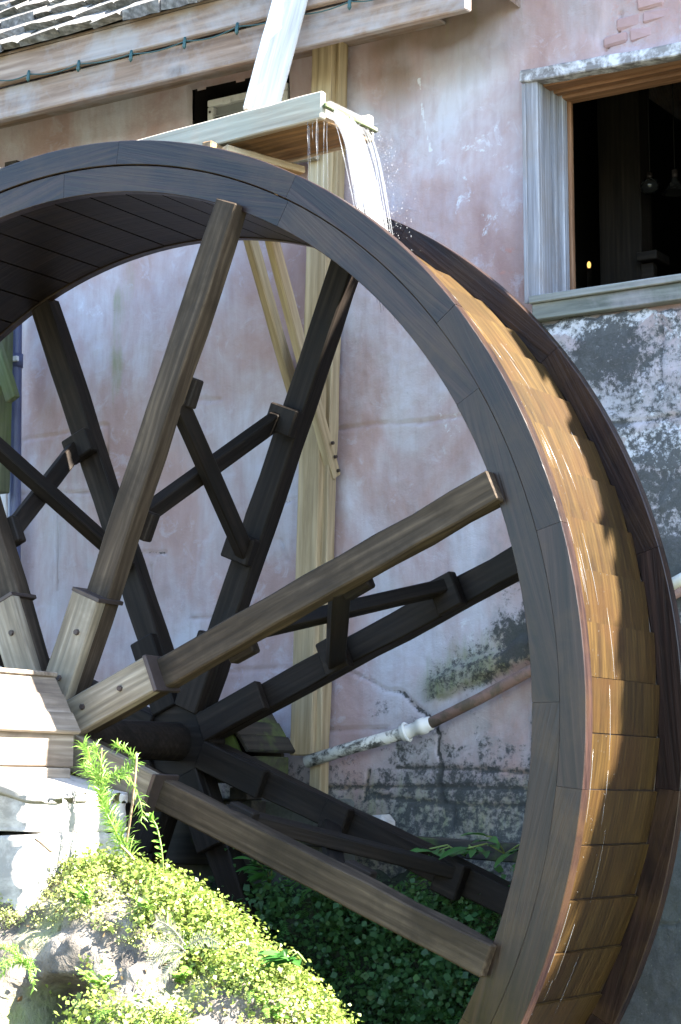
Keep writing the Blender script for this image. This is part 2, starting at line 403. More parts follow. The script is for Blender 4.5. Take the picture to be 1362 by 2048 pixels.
cracks = [wp((690, 1340), (740, 1362), (765, 1378), (800, 1385), (830, 1415), (868, 1442)), wp((868, 1442), (876, 1470), (873, 1500), (882, 1530), (876, 1565), (884, 1605)),
          wp((1205, 95), (1230, 70), (1236, 20)),
          wp((555, 930), (585, 915)), wp((540, 1010), (590, 1000)), wp((560, 1080), (575, 1120)), wp((250, 1105), (330, 1105)), wp((165, 900), (200, 880))]
crk = np.zeros_like(wx)
for j in cracks: crk = np.maximum(crk, 1-sstep(.004, .012, seg_d(j)+jw*.5))
dy += groove*.010+crk*.016
# broken plaster above the window: bare brick lies a little deeper
bx = wp((1195, 95), (1225, 60), (1240, 10), (1290, -60), (1420, -60), (1420, 60))
bare = sstep(1.74, 1.80, wx+jx*.6-(wz-2.95)*.25)*sstep(2.90, 2.96, wz+jw)*sstep(3.42, 3.36, wz+jw)*sstep(2.75, 2.6, wx)
dy += bare*.022
# mossy ledge above the slanting pipe
ledge = seg_d(wp((830, 1400), (930, 1350), (1060, 1300), (1200, 1235)))
dy -= (1-sstep(.02, .075, ledge+jw))*.035*sstep(.85, .98, wx)
# rough lip round the air conditioner's opening
dv = np.maximum(np.maximum(VENT[0]-wx, wx-VENT[1]), np.maximum(VENT[2]-wz, wz-VENT[3]))
dy -= (1-sstep(.0, .05, dv+jw*.6))*.012
# stains
mould = np.zeros_like(wx); alga = np.zeros_like(wx); white = np.zeros_like(wx); brown = np.zeros_like(wx); brickd = np.zeros_like(wx); grey = np.zeros_like(wx)
mould += low*.40; white += low*.30; grey += low*.75
mould += blob((1235, 710), .28, .20, .30)*low+blob((1330, 960), .22, .25, .22)*low+blob((1300, 1120), .3, .3, .22)*low+blob((1180, 860), .2, .08, .12)*low
white += blob((1200, 640), .5, .10, .55)*low+blob((1330, 900), .25, .12, .30)*low
mould += (1-sstep(.0, .03, np.abs(wz-edge+.0)))*.22*sstep(1.40, 1.48, wx)
base = sstep(.12, -.30, wz+jx); brown += base*.60; mould += base*.40; alga += sstep(.0, -.4, wz)*.60; grey += base*.35
(lx0, lz0), (lx1, lz1) = wp((820, 1420), (1060, 1320))
up_ = wz-(lz0+(lz1-lz0)*(wx-lx0)/(lx1-lx0))
band = sstep(-.06, .02, up_+jw)*sstep(.36, .08, up_+jx*1.6+jw)*sstep(.72, .95, wx+jx)
alga += band*.75; mould += band*.44; brown += band*.4
below = sstep(.0, -.05, up_)*sstep(.62, .8, wx)*sstep(-1.0, -.5, wz); grey += below*.32; mould += below*.12
mould += blob((1030, 1180), .16, .42, .32)+blob((1040, 1000), .14, .3, .20); grey += blob((1000, 1150), .22, .42, .48)
alga += blob((790, 1470), .16, .10, .45); mould += blob((760, 1420), .12, .12, .28)
alga += blob((250, 600), .13, .62, .42)+blob((225, 720), .08, .55, .38)
white += blob((960, 360), .34, .42, .22)+blob((900, 800), .26, .30, .24)+blob((900, 1260), .22, .3, .24)+blob((180, 620), .24, .25, .18)
brown += sstep(2.72, 3.10, wz+jx)*.46*sstep(.3, .7, wx)+blob((330, 930), .60, .26, .42)+blob((160, 930), .30, .2, .4)+blob((450, 1150), .50, .40, .36)+blob((200, 1200), .5, .5, .36)
alga += sstep(2.9, 3.2, wz+jx*1.5)*.30*sstep(.4, .8, wx)
brown += blob((860, 60), .5, .16, .35)+blob((780, 200), .2, .35, .26)
brickd += bare*.35+blob((1020, 500), .05, .03, .5)+blob((1010, 545), .09, .03, .4)
mould += blob((520, 150), .36, .05, .2)
brown += (1-sstep(.0, .10, dv+jx*.5))*.5
alga += blob((1310, 1750), .2, .4, .34); grey += sstep(1.6, 1.75, wx)*sstep(-.3, -.45, wz)*.5
mould += groove*.16+crk*.42; brown += groove*.35
white += (1-sstep(.003, .010, seg_d(wp((838, 160), (848, 230), (862, 300)))+jw*.5))*.5
st1 = np.stack([mould, alga, white, np.ones_like(wx)], 1); st2 = np.stack([brown, brickd, grey, np.ones_like(wx)], 1)
nx, nz = len(xs), len(zs)
idx = np.arange(nx*nz).reshape(nz, nx)
q = np.stack([idx[:-1, :-1], idx[:-1, 1:], idx[1:, 1:], idx[1:, :-1]], -1).reshape(-1, 4)
cxq = wx[q].mean(1); czq = wz[q].mean(1); jq = jw[q].mean(1)
keep = ~((cxq > WIN[0]) & (cxq < WIN[1]) & (czq > WIN[2]) & (czq < WIN[3]))
keep &= ~((cxq > VENT[0]+jq*.5) & (cxq < VENT[1]-jq*.5) & (czq > VENT[2]) & (czq < VENT[3]+jq*.7))
me = np_mesh('wall', np.stack([wx, WY+dy, wz], 1), q[keep], True)
for nm, dat in (('stain', st1), ('stain_two', st2)):
    at_ = me.attributes.new(nm, 'FLOAT_COLOR', 'POINT'); at_.data.foreach_set('color', np.clip(dat, 0, 1).astype(np.float32).ravel())
wall = link('wall', me, M['plaster'], mill)
# the rest of the shell, out of the frame
def shell(name, vs, fs, mat): return link(name, mesh(name, vs, fs), mat, mill)
shell('wall', [(2.9, WY, -2.9), (9, WY, -2.9), (9, WY, 4.3), (2.9, WY, 4.3)], [(0, 1, 2, 3)], M['plaster'])
shell('wall', [(-2.6, WY, -2.9), (2.9, WY, -2.9), (2.9, WY, -1.7), (-2.6, WY, -1.7)], [(0, 1, 2, 3)], M['plaster'])
shell('wall', [(-2.6, WY, -2.9), (-2.6, 8, -2.9), (-2.6, 8, 4.3), (-2.6, WY, 4.3)], [(0, 3, 2, 1)], M['plaster'])
shell('wall', [(9, WY, -2.9), (9, 8, -2.9), (9, 8, 4.3), (9, WY, 4.3)], [(0, 1, 2, 3)], M['plaster'])
shell('wall', [(-2.6, 8, -2.9), (9, 8, -2.9), (9, 8, 4.3), (-2.6, 8, 4.3)], [(1, 0, 3, 2)], M['plaster'])
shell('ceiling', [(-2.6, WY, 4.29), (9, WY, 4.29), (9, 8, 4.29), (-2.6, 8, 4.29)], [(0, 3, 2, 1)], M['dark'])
# dark rooms behind the two openings
def room(x0, x1, y0, y1, z0, z1, open_front):
    v = [(x0, y0, z0), (x1, y0, z0), (x1, y1, z0), (x0, y1, z0), (x0, y0, z1), (x1, y0, z1), (x1, y1, z1), (x0, y1, z1)]
    f = [(0, 1, 2, 3), (4, 7, 6, 5), (2, 6, 7, 3), (1, 5, 6, 2), (0, 3, 7, 4)]
    return shell('interior', v, f, M['dark'])
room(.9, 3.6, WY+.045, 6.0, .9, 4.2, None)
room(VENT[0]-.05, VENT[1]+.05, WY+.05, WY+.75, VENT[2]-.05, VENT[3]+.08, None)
# bare bricks above the window
row_z = [2.975, 3.040, 3.105, 3.170, 3.235]
for r_, z0 in enumerate(row_z):
    x0 = 1.80+(.045 if r_ % 2 else 0)+r_*.018
    while x0 < 2.55:
        wd = rnd.uniform(.105, .135)
        if rnd.random() < .85:
            block('brick', x0, x0+wd, WY+.019+rnd.uniform(-.001, .004), WY+.05, z0, z0+.054+rnd.uniform(-.004, .004), M['brick'], wall, .012, .007)
        x0 += wd+.014

# ---- the open window
win = link('window', bm_mesh(box_bm(.070, .05, 1.00, .004, 0, .001), 'window'), M['win'], mill, Matrix.Translation((1.479, 1.462, 2.352)))
def wpart(name, x0, x1, y0, y1, z0, z1, mat, wob=.0012): return block(name, x0, x1, y0, y1, z0, z1, M[mat], win, .004, wob, 0)
wpart('casing', 1.440, 1.460, 1.428, 1.4365, 1.835, 2.846, 'win')
wpart('jamb', 1.502, 1.517, 1.462, 1.565, 1.864, 2.848, 'win')
wpart('jamb', 1.502, 1.533, 1.567, 1.612, 1.864, 2.846, 'win')
wpart('stop', 1.515, 1.553, 1.614, 1.662, 1.864, 2.834, 'win')
wpart('stop', 1.545, 1.566, 1.664, 1.695, 1.865, 2.830, 'win_brown_v')
wpart('jamb', 2.455, 2.50, 1.462, 1.75, 1.864, 2.84, 'win')
wpart('casing', 2.50, 2.59, 1.437, 1.487, 1.83, 2.835, 'win')
timber('lintel', (1.436, 1.455, 2.880), (2.61, 1.455, 2.838), .075, .058, M['win_peel'], win, side=(0, 1, 0), wob=.003, cuts=10)
wpart('header', 1.500, 2.50, 1.494, 1.566, 2.838, 2.90, 'win_brown')
wpart('header', 1.500, 2.50, 1.568, 1.613, 2.826, 2.90, 'win_brown')
wpart('header', 1.516, 2.50, 1.615, 1.70, 2.812, 2.90, 'win_brown')
wpart('sill', 1.478, 2.62, 1.395, 1.80, 1.826, 1.860, 'win_sill', .002)
wpart('apron', 1.484, 2.60, 1.415, 1.49, 1.752, 1.823, 'win_sill', .003)

# ---- left edge: window casing, and a dark board standing in for the recess's shade
lw = block('window', -1.76, -1.665, 1.425, 1.49, 2.42, 3.0, M['casing_white'], mill, .004, .001)
block('slot_shade', -1.662, -1.575, 1.455, 1.50, 2.40, 3.03, M['inside'], lw, .004, .001)

# ---- low eave: rafters' fascia, soffit board and shingles
EY = 1.0
def mpart(name, *a): return timber(name, *a[:2], a[2], a[3], M[a[4]], mill, side=a[5] if len(a) > 5 else (0, 1, 0), bev=.006, cuts=12, wob=.002)
mpart('fascia_board', (-2.6, .985, 3.315), (1.40, .985, 3.315), .04, .165, 'fascia')
mpart('frieze_board', (-2.6, 1.03, 3.148), (1.395, 1.03, 3.148), .045, .165, 'fascia')
block('soffit', -2.6, 1.02, 1.056, 1.49, 3.235, 3.25, M['fascia'], mill)
RP = math.radians(45)
ry0, rz0 = .94, 3.395
dx_, dz_ = math.cos(RP), math.sin(RP)
roof = shell('roof', [(-2.7, ry0+.02, rz0-.02), (1.42, ry0+.02, rz0-.02), (1.42, ry0+3*dx_, rz0+3*dz_-.02), (-2.7, ry0+3*dx_, rz0+3*dz_-.02)], [(0, 1, 2, 3)], M['shingle_dark'])
shell('gable', [(1.40, 1.0, 3.24), (1.40, WY+2, 3.24), (1.40, WY+2, rz0+1.6)], [(0, 1, 2)], M['fascia'])
sh_meshes = []
for k in range(9):
    wd = rnd.uniform(.09, .26); bm = bmesh.new(); bmesh.ops.create_cube(bm, size=1)
    bmesh.ops.scale(bm, vec=(wd, .40, 1), verts=bm.verts)
    for v in bm.verts:
        front = v.co.y < 0; th = rnd.uniform(.026, .055) if front else .006
        v.co.z = (th if v.co.z > 0 else 0); v.co.y += .20+(rnd.uniform(-.03, .03) if front else 0); v.co.x += rnd.uniform(-.004, .004)
    es = [e for e in bm.edges if abs(e.verts[0].co.x-e.verts[1].co.x) > wd*.5]
    bmesh.ops.subdivide_edges(bm, edges=es, cuts=3)
    for v in bm.verts:
        if v.co.y < .1: v.co.y += rnd.uniform(-.008, .008); v.co.z += rnd.uniform(-.002, .003)
    bmesh.ops.recalc_face_normals(bm, faces=bm.faces)
    me = bm_mesh(bm, 'shingle'); me.materials.append(M['shingle']); sh_meshes.append((wd, me))
rows, cnt = 9, 0
for r_ in range(rows):
    s = r_*.165-.03; x0 = -2.66+rnd.uniform(-.1, 0)
    xmax = 1.43 if r_ < 9 else -.2
    if r_ >= 4: x0 = -1.9
    while x0 < xmax and cnt < 300:
        wd, me = rnd.choice(sh_meshes)
        rot = Matrix.Rotation(RP-.075+rnd.uniform(-.025, .02), 4, 'X') @ Matrix.Rotation(rnd.uniform(-.03, .03), 4, 'Z') @ Matrix.Rotation(rnd.uniform(-.03, .03), 4, 'Y')
        mw = Matrix.Translation((x0+wd/2, ry0+s*dx_, rz0+s*dz_+.002)) @ rot
        link('shingle', me, None, roof, mw); cnt += 1
        x0 += wd+rnd.uniform(.004, .012)
# high eave of the main roof, above the picture
HY, HZ = 1.43, 4.30
shell('main_roof', [(1.2, HY, HZ), (9.5, HY, HZ), (9.5, HY+3, HZ+2.3), (1.2, HY+3, HZ+2.3), (1.2, HY, HZ+.06), (9.5, HY, HZ+.06), (9.5, HY+3, HZ+2.36), (1.2, HY+3, HZ+2.36)],
      [(0, 3, 2, 1), (4, 5, 6, 7), (0, 1, 5, 4), (1, 2, 6, 5), (3, 7, 6, 2), (0, 4, 7, 3)], M['shingle_dark'])
vs, fs = [], []
x0 = 1.2
while x0 < 9.5:                                   # ragged butts of its first course
    wd = rnd.uniform(.12, .26); o_ = rnd.uniform(-.07, .06); k = len(vs)
    for (a, b_) in ((x0, 0), (x0+wd-.01, 0), (x0+wd-.01, 1), (x0, 1)):
        yy = HY-.05+o_ if b_ == 0 else HY+.3
        vs.append((a, yy, HZ+.07+(yy-HY)*.766)); 
    for i in range(4): p = vs[k+i]; vs.append((p[0], p[1], p[2]+.025))
    fs += [(k, k+3, k+2, k+1), (k+4, k+5, k+6, k+7), (k, k+1, k+5, k+4), (k+1, k+2, k+6, k+5), (k+3, k, k+4, k+7), (k+2, k+3, k+7, k+6)]
    x0 += wd
tag(link('shingle_course', mesh('shingle_course', vs, fs), M['shingle'], mill), kind='stuff')

# ------------------------------------------------------------------ inside the window
p = at(1200, 400, Y=2.7); p2 = at(1284, 400, Y=2.7)
post = timber('timber_column', (p.x*.5+p2.x*.5, 2.75, .9), (p.x*.5+p2.x*.5, 2.75, 4.2), .14, p2.x-p.x, M['inside'], None)
tag(post, 'dark square timber column standing inside the open window', 'column')
sh = thing('wall_bracket', 'small dark wooden bracket fixed to the column inside the window', 'bracket', at(1305, 520, Y=2.68))
p = at(1286, 512, Y=2.68); q2 = at(1326, 512, Y=2.68)
block('shelf', p.x, q2.x, 2.6, 2.76, p.z-.045, p.z, M['inside'], sh); block('stay', p.x, q2.x-.04, 2.65, 2.70, p.z-.16, p.z-.047, M['inside'], sh)
gl = thing('lamp', 'tiny glowing orange lamp in the dark room at the bottom of the open window', 'lamp', at(1178, 532, Y=3.0))
c = at(1178, 530, Y=3.0)
bm = bmesh.new(); bmesh.ops.create_uvsphere(bm, u_segments=10, v_segments=8, radius=.013); bmesh.ops.scale(bm, vec=(.8, .8, 1.5), verts=bm.verts)
link('bulb', bm_mesh(bm, 'bulb'), M['lamp'], gl, Matrix.Translation(c))
tube('stand', [c+Vector((0, 0, -.30)), c+Vector((0, 0, -.15)), c+Vector((0, 0, -.02))], [.03, .01, .014], M['iron'], gl)
for i, (px, py, r_, lab) in enumerate([(1300, 372, .050, 'round clear glass lamp hanging in the dark window, next to the column'), (1350, 372, .062, 'flared glass lamp shade hanging at the edge of the photo in the window')]):
    c = at(px, py, Y=2.6); g_ = thing('hanging_lamp', lab, 'lamp', c, 'glass lamps hanging inside the window')
    prof = [(.35, .8), (.8, .5), (1, 0), (.85, -.5), (.45, -.8)] if i == 0 else [(.25, .7), (.3, .4), (.55, 0), (.9, -.4), (1.1, -.55)]
    vs, fs = [], []
    for (a, h) in prof:
        for j in range(14): tt = j*2*math.pi/14; vs.append(c+Vector((a*r_*math.cos(tt), a*r_*math.sin(tt), h*r_)))
    for k in range(len(prof)-1):
        for j in range(14): fs.append((k*14+j, k*14+(j+1) % 14, k*14+14+(j+1) % 14, k*14+14+j))
    link('shade', mesh('shade', vs, fs, True), M['glass'], g_)
    tube('rod', [c+Vector((0, 0, .7*r_)), c+Vector((0, 0, .8))], .0025, M['dark'], g_, 6)
    tube('socket', [c+Vector((0, 0, .55*r_)), c+Vector((0, 0, 1.3*r_))], .016, M['iron'], g_, 8)

# ------------------------------------------------------------------ air conditioner
ac = thing('air_conditioner', 'white window air conditioner with grey grille set into the ragged wall opening', 'air conditioner', (-.1, 1.5, 2.62))
a0, a1, z0, z1 = -.352, .132, 2.70, 3.132; yf = 1.49
block('casing', a0+.01, a1-.01, yf+.03, yf+.45, z0+.01, z1-.01, M['grille'], ac)
block('frame', a0, a1, yf, yf+.035, z1-.035, z1, M['white_metal'], ac); block('frame', a0, a1, yf, yf+.035, z0, z0+.03, M['white_metal'], ac)
block('frame', a0, a0+.035, yf+.001, yf+.034, z0+.032, z1-.037, M['white_metal'], ac); block('frame', a1-.06, a1, yf+.001, yf+.034, z0+.032, z1-.037, M['white_metal'], ac)
for k in range(17):
    zz = z0+.045+k*.0185; block('slat', a0+.037, a1-.062, yf+.012, yf+.028, zz, zz+.010, M['grille'], ac, .001)
for k in range(4): block('screw', a0+.012, a0+.024, yf-.004, yf-.0005, z1-.07-k*.06, z1-.058-k*.06, M['iron'], ac, .001)
block('bracket', a0+.10, a0+.15, yf-.012, yf-.001, z1-.045, z1-.020, M['white_metal'], ac, .002)

# ------------------------------------------------------------------ string of lights along the fascia
sl_ = thing('string_lights', 'dark green string of small bulbs pinned along the fascia board', 'string lights', (-1.3, .95, 3.28))
kn = [(-8, 160), (58, 148), (158, 128), (263, 108), (370, 82), (475, 53), (585, 30), (700, 3), (800, -22)]
kp = [at(a, b_, Y=.952) for a, b_ in kn]
pts = []
for i in range(len(kp)-1):
    for k in range(6):
        f = k/6; p = kp[i].lerp(kp[i+1], f); p.z -= .016*math.sin(f*math.pi)*(1+.3*math.sin(i*2.1)); pts.append(p)
pts.append(kp[-1]); tube('cord', pts, .0032, M['cable'], sl_, 6)
for p in kp[1:]:
    vs, fs = tube_geo([p+Vector((0, 0, .018)), p+Vector((0, -.002, 0)), p+Vector((0, -.004, -.012)), p+Vector((0, -.006, -.03)), p+Vector((0, -.006, -.042))], [.006, .009, .008, .010, .003], 8)
    link('bulb', mesh('bulb', vs, fs, True), M['cable'], sl_)

# ------------------------------------------------------------------ trestle that carries the trough
tr = thing('trestle', 'pale pine post with knee braces and arms under the water trough', 'trestle', (.2, 1.4, -.4))
P0 = at(612, 1490, Y=1.40); P1 = at(654, 88, Y=1.40)
d = (P1-P0).normalized()
timber('post', P0-d*.05, P1+d*.10, .09, .115, M['pine'], tr, side=(0, 1, 0), cuts=14, wob=.003)
Q0 = at(637, 1595, Y=1.43); Q1 = at(679, 80, Y=1.43)
timber('post', Q0, Q1+d*.1, .075, .062, M['pine'], tr, side=(0, 1, 0), cuts=14, wob=.003)
for (a, b_, X, w_) in (((478, 400), (618, 893), .175, .05), ((520, 390), (668, 955), .425, .05)):
    A = at(*a, X=X); B = at(*b_, X=X)
    timber('brace', A, B, .042, .068, M['pine'], tr, side=(1, 0, 0), cuts=8)
zA = 2.44
timber('arm', (.46, .22, 2.372), (.46, 1.47, 2.372), .05, .03, M['pine'], tr, side=(1, 0, 0))
timber('arm', (.16, .93, 2.42), (.16, 1.47, 2.42), .05, .09, M['pine_grey'], tr, side=(1, 0, 0))
a = at(636, 292, Y=1.33); timber('ledger', (-.25, 1.33, a.z+.02), (a.x, 1.33, a.z), .045, .125, M['pine_grey'], tr, side=(0, 1, 0))
timber('cross_piece', (.60, .20, 2.362), (.60, .66, 2.362), .05, .045, M['under'], tr, side=(1, 0, 0))
timber('cross_piece', (.66, .24, 2.352), (.80, .62, 2.335), .03, .05, M['pine'], tr, side=(0, 0, 1))
for zz in (1.18, 1.24, 1.30):
    bm = bmesh.new(); bmesh.ops.create_cone(bm, cap_ends=True, segments=8, radius1=.009, radius2=.007, depth=.012)
    link('bolt', bm_mesh(bm, 'bolt'), M['iron'], tr, Matrix.Translation((.455+(zz-1.2)*.06, 1.42+(1.24-zz)*.5, zz)) @ Matrix.Rotation(math.pi/2, 4, 'Y'))

# ------------------------------------------------------------------ trough
tg = thing('water_trough', 'wet timber trough spilling water over the wheel, green algae on its lip', 'trough', (.7, .4, 2.4))
E0 = Vector((1.150, .25, 2.452)); E1 = Vector((-.35, .38, 2.452))
timber('side_board', E0, E1, .035, .115, M['pine_grey'], tg, cuts=10, wob=.002)
off = Vector((.012, .345, 0))
timber('side_board', E0+off, E1+off, .035, .115, M['pine_grey'], tg, cuts=10, wob=.002)
mid = Vector((0, .1725, -.046)); timber('bottom_board', E0+mid+Vector((-.005, 0, 0)), E1+mid, .305, .026, M['under'], tg, cuts=10, wob=.002)
timber('lip', E0+Vector((.012, -.012, -.005)), E0+off+Vector((.02, .012, -.012)), .02, .022, M['green_wood'], tg, side=(1, 0, 0))
fl = mesh('water_surface', [E0+Vector((.02, .02, .02)), E0+off+Vector((.02, -.02, .02)), E1+off+Vector((0, -.02, .03)), E1+Vector((0, .02, .03))], [(0, 1, 2, 3)])
wf = link('water_surface', fl, M['water'], tg)

# plank hung from the eave to the trough
pa = at(588, -30, Y=.90); pb = at(520, 225, Y=.78)
hp = timber('hanger_plank', pb, pa, .158, .024, M['plank'], None, side=(.86, .50, -.10), cuts=8, wob=.0012)
tag(hp, 'sun bleached plank slanting from the eave down behind the trough', 'plank')

# ------------------------------------------------------------------ the water
vs, fs = [], []
rw = random.Random(11)
def strand(p, v, T, r0, r1, n=9, sides=4, jit=.006):
    pts, rad = [], []
    ph = rw.uniform(0, 6)
    for i in range(n):
        tt = T*i/(n-1); q_ = Vector((p.x+v.x*tt, p.y+v.y*tt, p.z+v.z*tt-4.9*tt*tt))
        k = i/(n-1); q_ += Vector((math.sin(ph+5*k), math.cos(ph*1.7+6*k), 0))*jit*k*2
        pts.append(q_); rad.append((r0*(1-k)+r1*k)*(.55+.6*abs(math.sin(ph+7*k))))
    rad[0] *= .6; rad[-1] *= .3
    tube_geo(pts, rad, sides, vs, fs)
for i in range(95):
    f = rw.random(); y0 = .28+.14*f+(.12*rw.random() if i % 4 == 0 else 0)
    s0 = E0 + Vector((.0, y0-.25, rw.uniform(-.045, .012)))
    vx = .53+.05*rw.gauss(0, 1)-.03*f; T = math.sqrt(max(.02, (s0.z-1.86+.10*(f-.5)+rw.uniform(0, .25 if i % 3 == 0 else .04))/4.9))
    strand(s0, Vector((vx, rw.gauss(.05, .06), rw.uniform(-.3, .0))), T, rw.choice((.0014, .002, .003, .005)), rw.uniform(.001, .003))
for i in range(9):     # thin drips off the near corner
    s0 = E0+Vector((rw.uniform(-.10, .03), rw.uniform(-.02, .04), -.06)); strand(s0, Vector((0, 0, 0)), rw.uniform(.12, .32), .0022, .0012, 6, 3, .002)
def drop(c, r):
    k = len(vs); a = r; h = r*rw.uniform(1, 2.2)
    vs.extend([c+Vector((a, 0, 0)), c+Vector((0, a, 0)), c+Vector((-a, 0, 0)), c+Vector((0, -a, 0)), c+Vector((0, 0, h)), c+Vector((0, 0, -h))])
    for (i_, j_) in ((0, 1), (1, 2), (2, 3), (3, 0)): fs.append((k+i_, k+j_, k+4)); fs.append((k+j_, k+i_, k+5))
for i in range(380):
    tt = rw.uniform(.08, .36); f = rw.random()
    c = Vector((E0.x+.03+(.50+rw.gauss(0, .14))*tt, .28+.3*f+rw.gauss(0, .05), E0.z-4.9*tt*tt+rw.gauss(0, .02))); drop(c, rw.uniform(.0008, .0022))
for i in range(200):    # splash where it strikes
    c = Vector((1.30+rw.gauss(0, .05), .40+rw.gauss(0, .10), 1.90+abs(rw.gauss(0, .07))+.06)); drop(c, rw.uniform(.0008, .002))
tag(link('falling_water', mesh('falling_water', vs, fs, True), M['water']), 'bright white strands of water falling from the trough onto the wheel', 'water', kind='stuff')
vs, fs = [], []
for i in range(70):    # runnels and beads carried down on the buckets
    th = math.radians(rw.uniform(-38, 50)); y0 = .10+abs(rw.gauss(0, .20)); ln = rw.uniform(.02, .12)
    pts = [Vector((math.cos(th-k*ln/3)*(2.318), y0+rw.uniform(-.001, .001), math.sin(th-k*ln/3)*2.318)) for k in range(4)]
    tube_geo(pts, [.0005, .0011, .0010, .0004], 3, vs, fs)
for i in range(260):
    th = math.radians(rw.uniform(-40, 52)); r_ = 2.318+abs(rw.gauss(0, .012)); drop(Vector((math.cos(th)*r_, .08+abs(rw.gauss(0, .28)), math.sin(th)*r_)), rw.uniform(.0006, .0013))
tag(link('water_drops', mesh('water_drops', vs, fs, True), M['water']), 'fine water drops and runnels over the golden buckets', 'water', kind='stuff')

# ------------------------------------------------------------------ the wheel
R0, R1, WB = 2.40, 2.185, .872
wh = thing('waterwheel', 'huge wooden overshot water wheel with eight double spokes and golden wet buckets', 'water wheel', (0, 0, 0))
def arc_mesh(name, ra, rb, ya, yb, a, n=10, jit=.0):
    """a curved board centred on +X: radii ra..rb, depth ya..yb, a degrees long"""
    vs, fs = [], []
    for i in range(n+1):
        th = math.radians(-a/2+a*i/n); cb = .0025
        for (r_, y_) in ((ra, ya+cb), (ra+cb, ya), (rb-cb, ya), (rb, ya+cb), (rb, yb-cb), (rb-cb, yb), (ra+cb, yb), (ra, yb-cb)):
            vs.append((r_*math.cos(th), y_, r_*math.sin(th)))
    for i in range(n):
        for j in range(8): k = i*8; fs.append((k+j, k+8+j, k+8+(j+1) % 8, k+(j+1) % 8))
    fs.append(tuple(range(8))); fs.append(tuple(n*8+j for j in range(8))[::-1])
    me = mesh(name, vs, fs); bm = bmesh.new(); bm.from_mesh(me); bmesh.ops.recalc_face_normals(bm, faces=bm.faces); bm.to_mesh(me); bm.free()
    return me
def around(name, me, n, mat, ph=0.0, tilt=0.0, parent=None, jit=0.0):
    out = []
    for k in range(n):
        a = ph+360*k/n
        mw = Matrix.Rotation(-math.radians(a), 4, 'Y') @ Matrix.Translation((rnd.uniform(-jit, jit), rnd.uniform(-jit, jit), 0))
        out.append(link(name, me, mat, parent or wh, mw))
    return out
for side in (0, 1):
    y_ = (0, .045) if side == 0 else (WB-.045, WB)
    o_ = (-.010, .044) if side == 0 else (WB-.044, WB+.010)
    around('rim_board', arc_mesh('rim_board', 2.298, R0, o_[0], o_[1], 360/16-.035, 12), 16, M['rim'], 4, jit=.0007)
    around('shroud_board', arc_mesh('shroud_board', R1, 2.296, y_[0], y_[1], 360/12-.035, 14), 12, M['rim'], 15, jit=.0007)
# sole planks and bucket boards
NB = 72; st = 360/NB
around('sole_board', arc_mesh('sole_board', 2.190, 2.214, .047, WB-.047, st-.25, 3), NB, M['sole'], 0)
ra, rb = 2.296, 2.310
def lip_mesh():
    vs, fs = [], []; n = 3; a0, a1 = math.radians(-st/2+.05), math.radians(st/2-.07); ys = np.linspace(.049, WB-.049, 9)
    for sgn in (0, 1):
        for i in range(n+1):
            th = a0+(a1-a0)*i/n; r_ = ra+(rb-ra)*i/n-(.022 if sgn else 0)
            for y_ in ys: vs.append((r_*math.cos(th), y_, r_*math.sin(th)))
    m_ = len(ys); off_ = (n+1)*m_
    for i in range(n):
        for j in range(m_-1):
            k = i*m_+j; fs.append((k, k+1, k+m_+1, k+m_)); fs.append((off_+k, off_+k+m_, off_+k+m_+1, off_+k+1))
    for j in range(m_-1): fs.append((j, off_+j, off_+j+1, j+1)); k = n*m_+j; fs.append((k, k+1, off_+k+1, off_+k))
    for i in range(n):
        k = i*m_; fs.append((k, k+m_, off_+k+m_, off_+k)); k = i*m_+m_-1; fs.append((k, off_+k, off_+k+m_, k+m_))
    me = mesh('bucket_board', vs, fs); bm = bmesh.new(); bm.from_mesh(me); bmesh.ops.recalc_face_normals(bm, faces=bm.faces); bm.to_mesh(me); bm.free()
    return me
around('bucket_board', lip_mesh(), NB, M['bucket'], 0, jit=.002)
me = bm_mesh(box_bm(.080, WB-.1, .02, .002), 'riser_board'); me.transform(Matrix.Translation((2.252, WB/2, -.095)))
around('riser_board', me, NB, M['sole'], 0)

